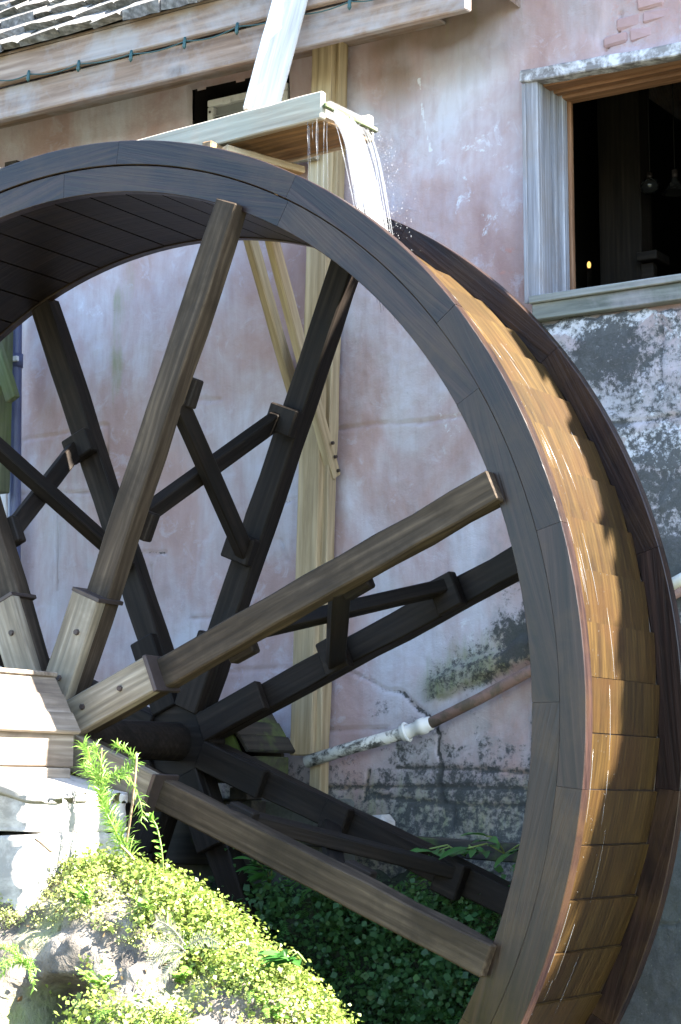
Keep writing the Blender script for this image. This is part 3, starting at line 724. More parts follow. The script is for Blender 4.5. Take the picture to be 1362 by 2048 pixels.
# spokes: front set, rear set, hub plates, cross braces
PH = 22.8
HUB = Vector((.02, 0, -.08))
for k in range(8):
    a = PH+45*k; R = Matrix.Translation(HUB) @ Matrix.Rotation(-math.radians(a), 4, 'Y')
    ux, uz = math.cos(math.radians(a)), math.sin(math.radians(a)); bq = HUB.x*ux+HUB.z*uz
    RE = -bq+math.sqrt(bq*bq-HUB.length_squared+2.205**2)
    def sp(name, x0, x1, y0, y1, wd, mat, bev=.006):
        me = bm_mesh(box_bm(x1-x0, y1-y0, wd, bev, int((x1-x0)*5.5), .0042 if x1-x0 > .8 else .002), name)
        return link(name, me, M[mat], wh, R @ Matrix.Translation(((x0+x1)/2, (y0+y1)/2, 0)))
    s1 = sp('spoke', .16, RE, -.045, .043, .118, 'spoke')
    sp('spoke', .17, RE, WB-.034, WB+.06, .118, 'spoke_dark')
    hp_ = sp('hub_arm', .10, .60, -.108, -.057, .148, 'hub_plate')
    bn = sp('iron_band', .595, .612, -.110, .047, .152, 'iron', .002)
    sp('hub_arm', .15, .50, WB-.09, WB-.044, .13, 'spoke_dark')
    for (r_, y_) in ((.25, -.113), (.45, -.113)):
        bm = bmesh.new(); bmesh.ops.create_cone(bm, cap_ends=True, segments=7, radius1=.013, radius2=.011, depth=.012)
        link('bolt', bm_mesh(bm, 'bolt'), M['iron'], wh, R @ Matrix.Translation((r_, y_, rnd.uniform(-.02, .02))) @ Matrix.Rotation(math.pi/2, 4, 'X'))
    for (f0, f1, zz) in ((.88, 1.52, .03), (1.45, .86, -.03)):
        A = R @ Vector((f0, .03, zz)); B = R @ Vector((f1, WB-.03, zz))
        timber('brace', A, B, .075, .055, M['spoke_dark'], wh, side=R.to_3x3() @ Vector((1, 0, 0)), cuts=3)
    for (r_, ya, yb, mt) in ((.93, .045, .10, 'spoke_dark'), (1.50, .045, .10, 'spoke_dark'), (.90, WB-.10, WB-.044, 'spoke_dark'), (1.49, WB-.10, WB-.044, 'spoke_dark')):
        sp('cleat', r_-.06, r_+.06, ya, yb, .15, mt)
def prism(name, r_, ya, yb, n, mat, ph=0, r2=None):
    vs = []; r2 = r2 or r_
    for (y_, rr) in ((ya, r_), (yb, r2)):
        for j in range(n): tt = ph+2*math.pi*j/n; vs.append((HUB.x+rr*math.cos(tt), y_, HUB.z+rr*math.sin(tt)))
    fs = [(j, j+n, (j+1) % n+n, (j+1) % n) for j in range(n)]+[tuple(range(n)), tuple(range(n, 2*n))[::-1]]
    me = mesh(name, vs, fs); bm = bmesh.new(); bm.from_mesh(me); bmesh.ops.recalc_face_normals(bm, faces=bm.faces)
    bmesh.ops.bevel(bm, geom=list(bm.edges), offset=.005, segments=1, affect='EDGES'); bm.to_mesh(me); bm.free()
    return link(name, me, mat, wh)
prism('axle', .085, -.7, 1.42, 16, M['spoke_dark'])
prism('hub', .20, -.128, -.110, 8, M['hub_plate'], math.radians(PH+22.5))
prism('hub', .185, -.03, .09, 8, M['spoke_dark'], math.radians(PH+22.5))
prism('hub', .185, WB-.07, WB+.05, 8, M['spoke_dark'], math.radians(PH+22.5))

# ------------------------------------------------------------------ bearing housings
def housing(lab, y0, y1, xa, xb, zt, zm, zb, wood_, grp):
    h = thing('bearing_housing', lab, 'bearing cover', ((xa+xb)/2, (y0+y1)/2, zb), grp)
    w2 = .13
    for sgn in (1, -1):
        xe = xb if sgn > 0 else xa; xr = xe-sgn*w2
        nb = 3                                                   # sloped roof boards
        for k in range(nb):
            f0, f1 = k/nb, (k+1)/nb
            A = Vector((xe-sgn*w2*f0, 0, zm+(zt-zm)*f0)); B = Vector((xe-sgn*w2*f1, 0, zm+(zt-zm)*f1)); c = (A+B)/2; c.x += sgn*(.006*(nb-k))
            timber('roof_board', (c.x, y0, c.z), (c.x, y1, c.z), (B-A).length+.006, .022, M[wood_], h, side=(B-A))
        timber('side_board', (xe-sgn*.02, y0+.01, zb+.068), (xe-sgn*.02, y1-.01, zb+.068), .03, .134, M[wood_], h, side=(1, 0, 0))
    block('ridge_board', xa+w2-.03, xb-w2+.03, y0, y1, zt, zt+.02, M[wood_], h)
    for yy in (y0+.012, y1-.037):
        vs = [(xa+.03, yy, zb+.02), (xb-.03, yy, zb+.02), (xb-.03, yy, zm-.01), (xb-w2, yy, zt-.02), (xa+w2, yy, zt-.02), (xa+.03, yy, zm-.01)]
        n = len(vs); vs += [(a, b_+.025, c_) for a, b_, c_ in vs]
        fs = [tuple(range(n)), tuple(range(n, 2*n))[::-1]]+[(j, j+n, (j+1) % n+n, (j+1) % n) for j in range(n)]
        me = mesh('end_board', vs, fs); bm = bmesh.new(); bm.from_mesh(me); bmesh.ops.recalc_face_normals(bm, faces=bm.faces); bm.to_mesh(me); bm.free()
        link('end_board', me, M[wood_], h)
    timber('sill_beam', (xb-.05, y0+.03, zb-.03), (xb-.05, y1-.03, zb-.03), .10, .055, M[wood_], h, side=(1, 0, 0))
    timber('sill_beam', (xa+.05, y0+.03, zb-.03), (xa+.05, y1-.03, zb-.03), .10, .055, M[wood_], h, side=(1, 0, 0))
    return h
g_ = 'timber covers over the wheel bearings'
housing('grey timber bearing cover in full sun in front of the wheel hub', -1.35, -.165, -.26, .262, .148, -.075, -.21, 'old_wood', g_)
housing('mossy black bearing cover between the wheel and the pine post', .985, 1.36, -.28, .255, .075, -.118, -.275, 'moss_wood', g_)
block_ = block('timber_bearer', -.5, .28, 1.02, 1.34, -.62, -.335, M['moss_wood'], None, .006)
tag(block_, 'black damp bearer block under the mossy bearing cover', 'beam')

# ------------------------------------------------------------------ displaced solids: pier, rock, bank
def lump(name, f, nu, nv, mat, parent=None, label=None, cat=None, kind=None, closed=True):
    """grid surface f(u, v), v running over the top from the rear foot to the front foot"""
    vs = [f(i/(nu-1), j/(nv-1)) for i in range(nu) for j in range(nv)]
    fs = [(i*nv+j, (i+1)*nv+j, (i+1)*nv+j+1, i*nv+j+1) for i in range(nu-1) for j in range(nv-1)]
    if closed: fs += [tuple(range(nv))[::-1], tuple((nu-1)*nv+j for j in range(nv))]
    me = mesh(name, vs, fs, True); bm = bmesh.new(); bm.from_mesh(me); bmesh.ops.recalc_face_normals(bm, faces=bm.faces); bm.to_mesh(me); bm.free()
    o = link(name, me, mat, parent)
    if label or kind: tag(o, label, cat, None, kind)
    return o
def fn(p, s, o=4): return mnoise.fractal(Vector(p)*s, 1.0, 2.0, o, noise_basis='PERLIN_ORIGINAL')

pier = thing('concrete_pier', 'rough pale concrete pier under the sunlit bearing cover', 'pier', (-.275, -.43, -.90))
for (z0_, z1_, gx) in ((-.455, -.255, 0), (-.80, -.462, .012)):
    bm = box_bm(1.55+gx, .58+gx, z1_-z0_, 0, 0, 0)
    bmesh.ops.subdivide_edges(bm, edges=bm.edges, cuts=14, use_grid_fill=True); bm.normal_update()
    for v in bm.verts:
        p = v.co+Vector((0, 0, z0_)); v.co += v.normal*(fn(p+Vector((3, 1, 2)), 3.5, 3)*.016+fn(p, 18, 3)*.006)
        if z1_ > -.3 and v.co.z > .05: v.co.z += .022*math.sin(p.x*5)-max(0, p.x-.5)*.14
    o = link('course', bm_mesh(bm, 'course'), M['concrete'], pier, Matrix.Translation((-.275, -.43, (z0_+z1_)/2)))
    o.data.polygons.foreach_set('use_smooth', [True]*len(o.data.polygons))

TOPX = [-1.2, -.4, .25, .46, .62, .80, 1.00, 1.20, 1.42, 1.60, 1.74, 1.9, 2.2, 2.8]
TOPZ = [-.85, -.82, -.76, -.63, -.575, -.58, -.65, -.77, -.91, -1.04, -1.21, -1.50, -2.1, -2.8]
def rock_f(u, v):
    x = -1.2+4.0*u; zt = float(np.interp(x, TOPX, TOPZ)); k = v
    # section: rear foot, rear shoulder, crest, front shoulder, steep front, foot
    sec = [(0, -.12, -2.95), (.14, -.17, min(-1.2, zt-.5)), (.26, -.30, zt-.10), (.36, -.48, zt), (.46, -.68, zt-.05), (.56, -.86, zt-.20), (.70, -1.02, zt-.55), (.85, -1.12, zt-1.05), (1, -1.22, -2.95)]
    y = float(np.interp(k, [s[0] for s in sec], [s[1] for s in sec])); z = float(np.interp(k, [s[0] for s in sec], [s[2] for s in sec]))
    p = Vector((x, y, z)); d1 = fn(p, 1.7, 3)*.09+fn(p+Vector((5, 0, 0)), 5, 4)*.045+fn(p, 15, 3)*.014
    y -= d1*(1 if k > .3 else .3); z += d1*.75*(1 if z > -2.6 else 0)
    # hollow at the lower left
    hx, hz = .76, -1.10; dd = math.hypot((x-hx)/.22, (z-hz)/.17)
    if dd < 1 and k > .5: y += .42*(1-dd*dd)
    return Vector((x, y, z))
rock = lump('rock_mound', rock_f, 150, 110, M['rock'], None, 'sunlit limestone mound overgrown with ferns in front of the wheel', 'rock')

def bank_f(u, v):
    x = -2.4+4.2*u; z = -.64-2.3*v
    y = 1.05-.10*v; p = Vector((x, y, z)); d1 = fn(p, 1.5, 4)*.12+fn(p, 6, 3)*.04
    if v < .03: y = 1.5
    return Vector((x, min(y-d1, 1.52), z+(d1*.25 if v > .03 else 0)))
tag(lump('bank', bank_f, 150, 60, M['bank'], None, closed=False), 'black wet bank under the mill wall', None, None, 'structure')

kerb = block('low_wall', -2.2, .58, 1.12, 1.40, -.80, -.325, M['dark_concrete'], None, .015, .006, 12)
tag(kerb, 'low damp concrete wall under the wheel axle, beside the pine post', 'wall')
p0 = at(742, 1628, Y=1.30); st_ = block('stone_chip', .66, .80, 1.28, 1.40, -.53, -.40, M['concrete'], None, .03, .012)
tag(st_, 'small pale broken block resting at the foot of the cracked wall', 'stone')
pa, pb = at(640, 1668, Y=1.12), at(1150, 1672, Y=1.12)
bd = timber('edge_beam', (pa.x-.5, 1.12, pa.z+.01), (pb.x+.3, 1.12, pa.z-.10), .10, .075, M['moss_wood'], None)
tag(bd, 'dark wet timber edging laid along the foot of the wall above the ferns', 'beam')

# ------------------------------------------------------------------ pipes and posts
pp = thing('slanting_pipe', 'old pipe slanting up the wall, mouldy white below and rusty pink above', 'pipe', at(612, 1520, Y=1.40))
c0, c1, c2, c3 = at(612, 1524, Y=1.34), at(806, 1467, Y=1.40), at(862, 1446, Y=1.41), at(1056, 1344, Y=1.43)
c4 = c3+(c3-c2)*2.2; c4.y = 1.44
tube('lower_pipe', [c0, c0.lerp(c1, .5)+Vector((0, 0, .004)), c1], .0285, M['pipe_white'], pp, 14)
tube('coupling', [c1-(c2-c1)*.02, c1+(c2-c1)*.12, c1+(c2-c1)*.13, c1+(c2-c1)*.55, c1+(c2-c1)*.56, c1+(c2-c1)*.8, c1+(c2-c1)*.81, c2], [.038, .038, .030, .030, .037, .037, .031, .031], M['pipe_clean'], pp, 14)
vs, fs = [], []
dd = (c2-c1).normalized(); a_ = dd.orthogonal().normalized(); b_ = dd.cross(a_); cc = c1+dd*.02
tube_geo([cc+(a_*math.cos(t_)+b_*math.sin(t_))*.040 for t_ in np.linspace(0, 6.1, 16)], .007, 6, vs, fs); link('clamp', mesh('clamp', vs, fs, True), M['pipe_clean'], pp)
tube('upper_pipe', [c2, c2.lerp(c3, .5)+Vector((0, 0, -.005)), c3, c3.lerp(c4, .5), c4], .025, M['pipe_brown'], pp, 14)
e0, e1 = at(1340, 1172, Y=1.42), at(1420, 1128, Y=1.42)
tube('upper_pipe', [e0, e1], .027, M['pipe_clean'], pp, 12)

dp = thing('downpipe', 'smooth blue grey downpipe at the corner of the wall', 'pipe', (-1.55, 1.40, -1))
xa, xb = at(31, 660, Y=1.40), at(27, 1330, Y=1.40)
tube('pipe', [Vector((xa.x, 1.40, 2.35)), Vector(xa), Vector(xb), Vector((xb.x, 1.40, -1.0))], .034, M['pvc'], dp, 14)
c = at(31, 722, Y=1.40); tube('joint', [c-Vector((0, 0, .035)), c+Vector((0, 0, .035))], .040, M['pvc'], dp, 14)
block('strap', c.x-.045, c.x+.05, 1.352, 1.372, c.z-.012, c.z+.014, M['white_metal'], dp, .002)
gp = thing('green_post', 'algae green timber post with a brace at the edge of the photo', 'post', (-1.6, 1.25, -2.9))
a, b2 = at(4, 760, Y=1.25), at(4, 985, Y=1.25)
timber('post', (a.x-.03, 1.25, a.z+.55), (a.x-.03, 1.25, b2.z), .10, .12, M['green_wood'], gp)
timber('brace', at(-40, 590, Y=1.17), at(26, 800, Y=1.17), .04, .07, M['green_wood'], gp)
tg2 = timber('pale_board', at(3, 960, Y=1.47), at(2, 1350, Y=1.47), .03, .10, M['casing_white'], None)
tag(tg2, 'pale board standing against the wall beside the downpipe', 'board')

# ------------------------------------------------------------------ plants
rp = np.random.default_rng(5)
def scatter_leaves(P_, N_, size, spread, per, lay=.5, rng=rp):
    """round-ish leaflets gathered in sprigs at points P_ with outward normals N_ -> verts, quads, tint"""
    n = len(P_)*per
    P = np.repeat(P_, per, 0); Nn = np.repeat(N_, per, 0); sprig = np.repeat(rng.random(len(P_)), per)
    off = rng.normal(0, 1, (n, 3))*spread; off += Nn*rng.random((n, 1))*spread*2.2; off[:, 2] -= np.abs(rng.normal(0, .4, n))*spread
    c = P+off
    nr = Nn*lay+rng.normal(0, .6, (n, 3))+np.array([0, 0, .45]); nr /= np.linalg.norm(nr, axis=1)[:, None]
    u = np.cross(nr, rng.normal(0, 1, (n, 3))); u /= np.linalg.norm(u, axis=1)[:, None]; w = np.cross(nr, u)
    s = size*(0.55+.9*rng.random((n, 1)))
    a = c-u*s*.5; b_ = c+w*s*.48+u*s*.12+nr*s*.10; d_ = c+u*s*.55; e_ = c-w*s*.48+u*s*.12+nr*s*.10
    V = np.stack([a, b_, d_, e_], 1).reshape(-1, 3); Q = np.arange(len(V)).reshape(-1, 4)
    return V, Q, np.repeat(np.clip(.6*sprig+.4*rng.random(n), 0, 1), 4)
def leaf_stuff(name, parts, mat, label, cat):
    V = np.concatenate([p[0] for p in parts]); o = 0; Qs = []
    for p in parts: Qs.append(p[1]+o); o += len(p[0])
    me = np_mesh(name, V, np.concatenate(Qs)); a = me.attributes.new('tint', 'FLOAT', 'POINT'); a.data.foreach_set('value', np.concatenate([p[2] for p in parts]).astype(np.float32))
    return tag(link(name, me, mat), label, cat, None, 'stuff')
def surf_pts(f, n, ulo, uhi, vlo, vhi, dens=None, rng=rp):
    P, Nn = [], []
    while len(P) < n:
        u, v = rng.uniform(ulo, uhi), rng.uniform(vlo, vhi); p = f(u, v)
        if dens and rng.random() > dens(p, v): continue
        n_ = (f(u+.004, v)-p).cross(f(u, v+.006)-p)
        if n_.length < 1e-9: continue
        n_.normalize()
        if n_.y > .2 and v > .3: n_ = -n_
        if n_.z < -.3: n_ = -n_
        P.append(p); Nn.append(n_)
    return np.array(P), np.array(Nn)
def rock_d(p, v):
    c = .62+2.2*fn(p+Vector((9, 2, 1)), 3.0, 3)
    if p.x < 1.0 and p.z < -.68: c -= 1.6*min(1, (1.0-p.x)/.25)*min(1, (-.68-p.z)/.06)
    return max(0, min(1, c))
P1_, N1_ = surf_pts(rock_f, 5200, .36, .90, .28, .85, rock_d)
Pb_, Nb_ = surf_pts(rock_f, 500, .40, .90, .40, .85, rock_d)
leaf_stuff('rock_ferns', [scatter_leaves(P1_, N1_, .0135, .022, 13), scatter_leaves(Pb_, Nb_, .019, .035, 10)], M['rock_leaf'], 'small bright maidenhair ferns hanging over the sunlit mound', 'ferns')
P1_, N1_ = surf_pts(rock_f, 2600, .38, .90, .24, .52, lambda p, v: max(0, min(1, .75+.6*fn(p+Vector((1, 7, 1)), 3.3, 3))))
leaf_stuff('rock_moss', [scatter_leaves(P1_, N1_, .009, .009, 12)], M['moss'], 'pale yellow green moss along the top of the sunlit mound', 'moss')
P2_, N2_ = surf_pts(bank_f, 5200, .42, .97, .03, .75, lambda p, v: max(0, min(1, .62+.7*fn(p+Vector((3, 3, 3)), 2.4, 3))))
N2_ = np.abs(N2_)*np.array([1, -1, 1])
i_ = rp.random(len(P2_)) < .16
leaf_stuff('bank_ferns', [scatter_leaves(P2_[~i_], N2_[~i_], .017, .026, 12), scatter_leaves(P2_[i_]+np.array([0, -.04, 0]), N2_[i_], .028, .055, 14)], M['bank_leaf'], 'dark green maidenhair ferns covering the shaded bank behind the wheel', 'ferns')

def leaf_blade(L, w, name='leaf', n=5, droop=.25):
    vs, fs = [], []
    for i in range(n+1):
        k = i/n; ww = w*math.sin(math.pi*min(1, k*.93+.05))**.8*.5; z = -droop*L*k*k
        vs += [(L*k, -ww, z+ww*.35), (L*k, 0, z), (L*k, ww, z+ww*.35)]
    for i in range(n):
        for j in range(2): q_ = i*3+j; fs.append((q_, q_+3, q_+4, q_+1))
    me = mesh(name, vs, fs, True); a = me.attributes.new('tint', 'FLOAT', 'POINT'); a.data.foreach_set('value', [rnd.random()]*len(vs))
    return me
def orient(p, d, upv=(0, 0, 1), s=1.0, roll=0.0):
    x = Vector(d).normalized(); y = Vector(upv).cross(x); y = y.normalized() if y.length > 1e-5 else Vector((0, 1, 0)); z = x.cross(y)
    return Matrix(((x.x, y.x, z.x, p[0]), (x.y, y.y, z.y, p[1]), (x.z, y.z, z.z, p[2]), (0, 0, 0, 1))) @ Matrix.Rotation(roll, 4, 'X') @ Matrix.Diagonal((s, s, s, 1))
broad = []
for k in range(4):
    me = leaf_blade(.115, .042); me.materials.append(M['broad_leaf']); broad.append(me)
def broad_plant(p, lab, n, sp_, grp, lean=(0, -1, .3)):
    t_ = thing('leafy_plant', lab, 'plant', p, grp); p = Vector(p)
    for s_ in range(max(1, n//5)):
        d_ = Vector((rnd.uniform(-1, 1), rnd.uniform(-.8, 0), rnd.uniform(.1, .7))).normalized(); ln = sp_*rnd.uniform(.7, 1.2)
        st2 = [p, p+d_*ln*.5+Vector((0, 0, .02)), p+d_*ln-Vector((0, 0, .02))]
        tube('stem', st2, .0035, M['stem_green'], t_, 5)
        for j in range(5):
            q_ = st2[0].lerp(st2[2], .35+.16*j); sd = 1 if j % 2 else -1
            dv_ = (Vector(lean)*.5+Vector((sd*.8, -.3, -.1))+d_*.5+Vector((rnd.gauss(0, .25), rnd.gauss(0, .2), rnd.gauss(0, .2))))
            link('leaf', rnd.choice(broad), None, t_, orient(q_, dv_, (0, -.4, 1), rnd.uniform(.7, 1.15), rnd.uniform(-.3, .3)))
    return t_
gp_ = 'leafy plants rooted in the shaded bank'
broad_plant(at(520, 1712, Y=.96), 'bright glossy plant with paired leaves just under the front spoke, nearest the mound', 14, .16, gp_)
broad_plant(at(540, 1770, Y=.94), 'dark drooping broad leaved plant below the bright glossy plant on the bank', 15, .22, gp_)
broad_plant(at(1010, 1708, Y=.97), 'leafy plant beside the wheel rim under the dark edging beam', 15, .16, gp_)
broad_plant(at(930, 1712, Y=.99), 'spreading plant in the middle of the bank under the edging beam, left of the rim', 15, .17, gp_)
broad_plant(at(640, 1790, Y=.95), 'dim broad leaved plant half hidden behind the lower front spoke', 10, .16, gp_)
broad_plant(at(715, 1648, Y=1.15), 'small fern like plant growing in the gap by the pale broken block', 5, .07, gp_)
# small leafy plant sprouting from the right hand end of the mound top
cr = at(612, 1925, Y=-.55)
broad_plant(cr, 'little bright plant on the crest of the mound, against the dark ferns', 10, .09, 'small plants on the mound')

# feathery asparagus-like shrub
def needle_branch(name, pts, r0, nl, dens, parent, mat):
    vs, fs, tint = [], [], []
    tube_geo(pts, [r0*(1-.7*i/(len(pts)-1)) for i in range(len(pts))], 5, vs, fs)
    tint += [.8]*len(vs)
    tot = sum((pts[i+1]-pts[i]).length for i in range(len(pts)-1)); n = int(tot*dens)
    for k in range(n):
        f = (k+rnd.random())/n; i = min(int(f*(len(pts)-1)), len(pts)-2); fr = f*(len(pts)-1)-i
        p = pts[i].lerp(pts[i+1], fr); ax = (pts[i+1]-pts[i]).normalized()
        d_ = (Vector((rnd.gauss(0, 1), rnd.gauss(0, 1), rnd.gauss(0, 1)))); d_ = (d_-ax*d_.dot(ax)).normalized()*.9+ax*rnd.uniform(.2, .9); d_.normalize()
        l_ = nl*rnd.uniform(.6, 1.6)*(1-.35*f); sd = d_.orthogonal().normalized()*.0016
        b0 = len(vs); tip = p+d_*l_+Vector((0, 0, -.15*l_)); md = p+d_*l_*.55+Vector((0, 0, .06*l_))
        vs.extend([p-sd, p+sd, md+sd, md-sd, tip]); fs.append((b0, b0+1, b0+2, b0+3)); fs.append((b0+3, b0+2, b0+4)); tint += [rnd.random()]*5
    me = mesh(name, vs, fs); a = me.attributes.new('tint', 'FLOAT', 'POINT'); a.data.foreach_set('value', tint)
    return link(name, me, mat, parent)
def path(*q, Y=-.5): return [at(a, b_, Y=Y+dy_) for a, b_, dy_ in q]
fe = thing('feathery_shrub', 'bright feathery green shrub drooping beside the concrete pier', 'shrub', at(258, 1715, Y=-.36))
def smooth_path(pts, n=4):
    out = []
    for i in range(len(pts)-1):
        p_0, p_1, p_2, p_3 = pts[max(i-1, 0)], pts[i], pts[i+1], pts[min(i+2, len(pts)-1)]
        for k in range(n):
            s = k/n; out.append(.5*((2*p_1)+(p_2-p_0)*s+(2*p_0-5*p_1+4*p_2-p_3)*s*s+(3*p_1-p_0-3*p_2+p_3)*s**3))
    out.append(pts[-1]); return out
fy = -.45
needle_branch('branch', smooth_path(path((262, 1718, .05), (238, 1660, 0), (212, 1605, 0), (196, 1555, 0), (180, 1520, .02), (165, 1492, .02), Y=fy)), .004, .060, 620, fe, M['feather'])
needle_branch('branch', smooth_path(path((248, 1702, .05), (225, 1650, -.05), (205, 1610, -.06), (200, 1580, -.06), Y=fy)), .004, .055, 900, fe, M['feather'])
needle_branch('branch', smooth_path(path((212, 1600, 0), (215, 1560, 0), (232, 1545, .03), (262, 1552, .05), Y=fy)), .003, .045, 560, fe, M['feather'])
needle_branch('branch', smooth_path(path((200, 1570, 0), (205, 1540, -.02), (196, 1510, -.03), (190, 1488, -.03), Y=fy)), .003, .05, 560, fe, M['feather'])
needle_branch('branch', smooth_path(path((236, 1555, 0), (262, 1535, .03), (272, 1520, .03), (246, 1498, .03), (232, 1492, .03), Y=fy)), .003, .04, 640, fe, M['feather'])
needle_branch('branch', smooth_path(path((262, 1560, 0), (276, 1590, .02), (284, 1620, .02), (282, 1645, .02), Y=fy)), .002, .035, 260, fe, M['feather'])
needle_branch('branch', smooth_path(path((205, 1560, 0), (180, 1550, .02), (166, 1530, .02), Y=fy)), .002, .05, 560, fe, M['feather'])
tube('stem', smooth_path(path((252, 1690, .03), (260, 1640, .02), (268, 1580, .02), (274, 1506, .02), Y=fy)), [.0045]*12+[.003], M['stem'], fe, 6)
tube('stem', smooth_path(path((285, 1742, .05), (262, 1712, .02), (240, 1690, 0), Y=fy)), .005, M['stem'], fe, 6)
tube('twig', smooth_path(path((198, 1560, 0), (202, 1530, 0), (204, 1496, .02), Y=fy)), .002, M['stem'], fe, 5)

# sapling with small rounded leaves
sa = thing('sapling', 'thin upright sapling with small rounded leaves on the mound', 'sapling', at(327, 1748, Y=-.46))
spt = smooth_path(path((327, 1752, .02), (325, 1715, 0), (321, 1685, 0), (314, 1655, 0), (306, 1640, 0), Y=-.48)); tube('stem', spt, .0028, M['stem_green'], sa, 6)
lm = leaf_blade(.032, .019, droop=.1); lm.materials.append(M['feather'])
for i in range(1, len(spt)-1):
    sd = 1 if i % 2 else -1
    link('leaf', lm, None, sa, orient(spt[i], (sd*.8+rnd.gauss(0, .1), -.4, rnd.uniform(.1, .6)), (0, -.6, 1), rnd.uniform(.7, 1.1)))
for k in range(4): link('leaf', lm, None, sa, orient(spt[-1], (rnd.uniform(-.7, .5), -.4, rnd.uniform(.2, .9)), (0, -.6, 1), rnd.uniform(.9, 1.3)))

# pale dry fronds
def frond(pts, ll, parent, mat, n=16):
    pts = smooth_path(pts, 4); vs, fs, tint = [], [], []
    tube_geo(pts, [.0028*(1-.7*i/(len(pts)-1)) for i in range(len(pts))], 4, vs, fs); tint += [.7]*len(vs)
    for k in range(n):
        f = .12+.86*k/n; i = min(int(f*(len(pts)-1)), len(pts)-2); p = pts[i].lerp(pts[i+1], f*(len(pts)-1)-i); ax = (pts[i+1]-pts[i]).normalized()
        for sd in (-1, 1):
            s_ = ax.cross(Vector((0, -1, .2))).normalized()*sd; d_ = (s_+ax*.9+Vector((0, rnd.gauss(-.1, .15), -.15))).normalized()
            l_ = ll*(.5+.9*math.sin(math.pi*min(1, f)))*.8; wv_ = ax*.0024; b0 = len(vs)
            vs.extend([p-wv_, p+wv_, p+d_*l_*.6+wv_*.8, p+d_*l_*.6-wv_*.8, p+d_*l_]); fs.append((b0, b0+1, b0+2, b0+3)); fs.append((b0+3, b0+2, b0+4)); tint += [rnd.random()]*5
    me = mesh('frond', vs, fs); a = me.attributes.new('tint', 'FLOAT', 'POINT'); a.data.foreach_set('value', tint); return link('frond', me, mat, parent)
fr = thing('dry_fern', 'pale dry fern with pinnate fronds on the face of the mound', 'fern', at(372, 1900, Y=-1.05))
for q_ in (((368, 1905), (340, 1905), (312, 1918), (290, 1940)), ((365, 1912), (345, 1930), (325, 1955), (312, 1980)), ((370, 1890), (352, 1865), (332, 1848), (312, 1840)), ((372, 1895), (395, 1880), (418, 1876), (440, 1890)), ((370, 1902), (352, 1888), (322, 1892), (300, 1895))):
    frond([at(a, b_, Y=-1.10-.02*i) for i, (a, b_) in enumerate(q_)], .042, fr, M['frond'])
fr2 = thing('small_fern', 'small feathery green fern on the grey rock at the left edge', 'fern', at(40, 1925, Y=-1.0))
for k in range(9):
    b0 = at(45, 1925, Y=-1.02); d_ = Vector((rnd.uniform(-1, 1), -.4, rnd.uniform(-.6, .7))).normalized()*.12
    needle_branch('frond', smooth_path([b0, b0+d_*.5+Vector((0, 0, .01)), b0+d_+Vector((0, 0, -.02))], 3), .002, .022, 380, fr2, M['feather'])
tw = tube('dry_twig', [at(70, 1678, Y=-.78), at(85, 1688, Y=-.80), at(102, 1702, Y=-.82)], [.004, .006, .007], M['stem'], None, 6)
tag(tw, 'short broken twig sticking out under the concrete pier', 'twig')
tw = tube('root', smooth_path([at(425, 1812, Y=-.40), at(448, 1824, Y=-.36), at(470, 1838, Y=-.30)]), .006, M['stem'], None, 6)
tag(tw, 'thin bare root jutting from the crest of the mound', 'root')

# loose sprouts on the mound, in order along it
spots = sorted([rock_f(u, v) for u, v in [(.50, .50), (.56, .46), (.60, .52), (.545, .60), (.70, .46), (.62, .66)]], key=lambda p: float(RT @ np.array(p)))
for i, p in enumerate(spots):
    lab = ['leafy sprout on the mound nearest the concrete pier', 'second leafy sprout on the mound counting from the pier', 'third leafy sprout on the mound counting from the pier', 'fourth leafy sprout on the mound counting from the pier',
           'fifth leafy sprout on the mound counting from the pier', 'leafy sprout on the mound farthest from the concrete pier'][i]
    t_ = thing('sprout', lab, 'sprout', p, 'leafy sprouts on the mound')
    for k in range(4):
        d_ = Vector((rnd.gauss(0, .6), rnd.gauss(-.35, .3), 1)).normalized()*rnd.uniform(.06, .13); bend = Vector((rnd.gauss(0, .02), 0, -.015))
        sp_ = smooth_path([p, p+d_*.5, p+d_+bend], 4); tube('stem', sp_, .0017, M['stem_green'], t_, 4)
        for j in range(2, len(sp_)):
            for sd in (-1, 1): link('leaf', lm, None, t_, orient(sp_[j], (sd*.8+rnd.gauss(0, .2), -.4, rnd.uniform(0, .6)), (0, -.6, 1), rnd.uniform(.5, 1.0)))
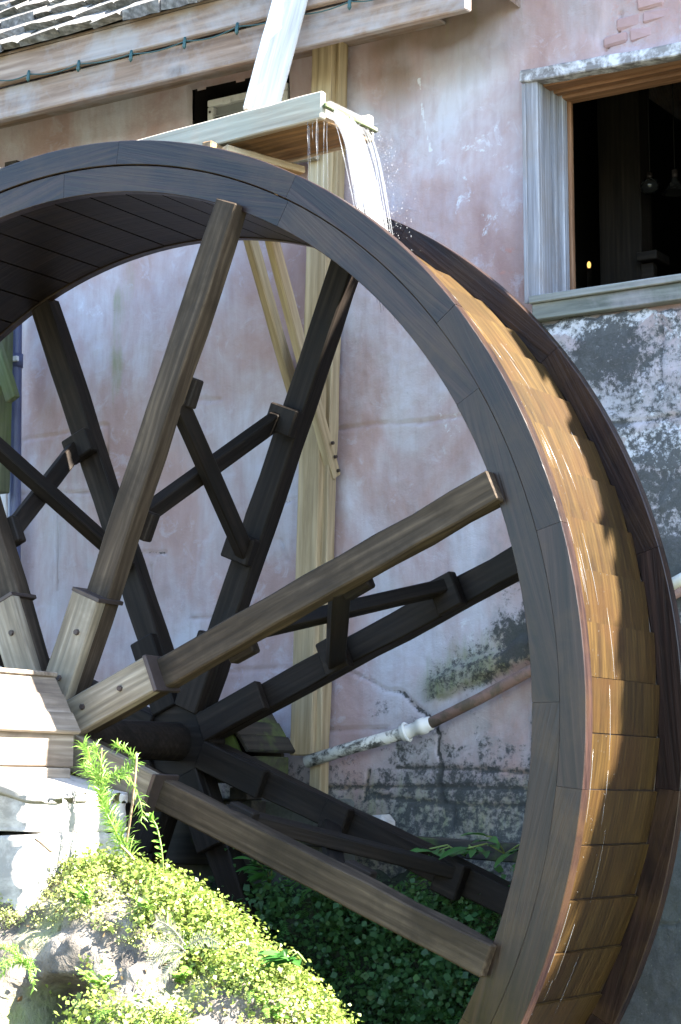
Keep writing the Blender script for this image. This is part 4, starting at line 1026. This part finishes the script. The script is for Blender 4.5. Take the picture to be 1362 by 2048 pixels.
# fine mixed growth: fronds and dead leaves
def frond_growth(name, f, n, ul, vl, ln, ll, dens, mat, label):
    vs_, fs_, ti_ = [], [], []
    for k in range(n):
        u, v = rnd.uniform(*ul), rnd.uniform(*vl); p = f(u, v)
        if dens and dens(p, v) < .3: continue
        d_ = Vector((rnd.gauss(0, .8), rnd.gauss(-.8, .3), rnd.gauss(.35, .4))).normalized()*rnd.uniform(.5, 1.2)*ln
        pts = smooth_path([p, p+d_*.5+Vector((0, 0, .12*ln)), p+d_-Vector((0, 0, .2*ln))], 3); b0 = len(vs_); tube_geo(pts, .0011, 3, vs_, fs_); ti_ += [.2]*(len(vs_)-b0)
        hue = rnd.random()
        for i in range(1, 14):
            q0 = i/14; a_i = min(int(q0*(len(pts)-1)), len(pts)-2); q_ = pts[a_i].lerp(pts[a_i+1], q0*(len(pts)-1)-a_i); ax = (pts[a_i+1]-pts[a_i]).normalized(); sd0 = ax.cross(Vector((0, -.6, 1))).normalized()
            for sg in (-1, 1):
                l_ = ll*(1-q0)*.9+.006; d2 = (sd0*sg+ax*.5+Vector((0, 0, -.2))).normalized(); w_ = ax*ll*.11; b0 = len(vs_)
                vs_.extend([q_-w_*.4, q_+w_*.4, q_+d2*l_*.5+w_, q_+d2*l_]); fs_.append((b0, b0+1, b0+2, b0+3)); ti_ += [min(1, hue+rnd.uniform(-.1, .1))]*4
    me = mesh(name, vs_, fs_); a_ = me.attributes.new('tint', 'FLOAT', 'POINT'); a_.data.foreach_set('value', [max(0, x) for x in ti_])
    return tag(link(name, me, mat), label, 'ferns', None, 'stuff')
frond_growth('fern_fronds', rock_f, 260, (.42, .86), (.34, .80), .10, .030, rock_d, M['feather'], 'fine green fern fronds mixed into the growth on the sunlit mound')
frond_growth('fern_fronds', bank_f, 260, (.46, .97), (.03, .6), .17, .045, None, M['broad_leaf'], 'longer fern fronds hanging among the dark ferns on the shaded bank')
M['dead'] = leaf_mat('dead brown leaf', (.10, .055, .025), (.30, .20, .10), .2)
Pd, Nd = surf_pts(rock_f, 230, .36, .88, .28, .85)
leaf_stuff('dead_leaves', [scatter_leaves(Pd, Nd, .022, .018, 1)], M['dead'], 'scattered dead brown leaves caught on the sunlit mound', 'leaves')
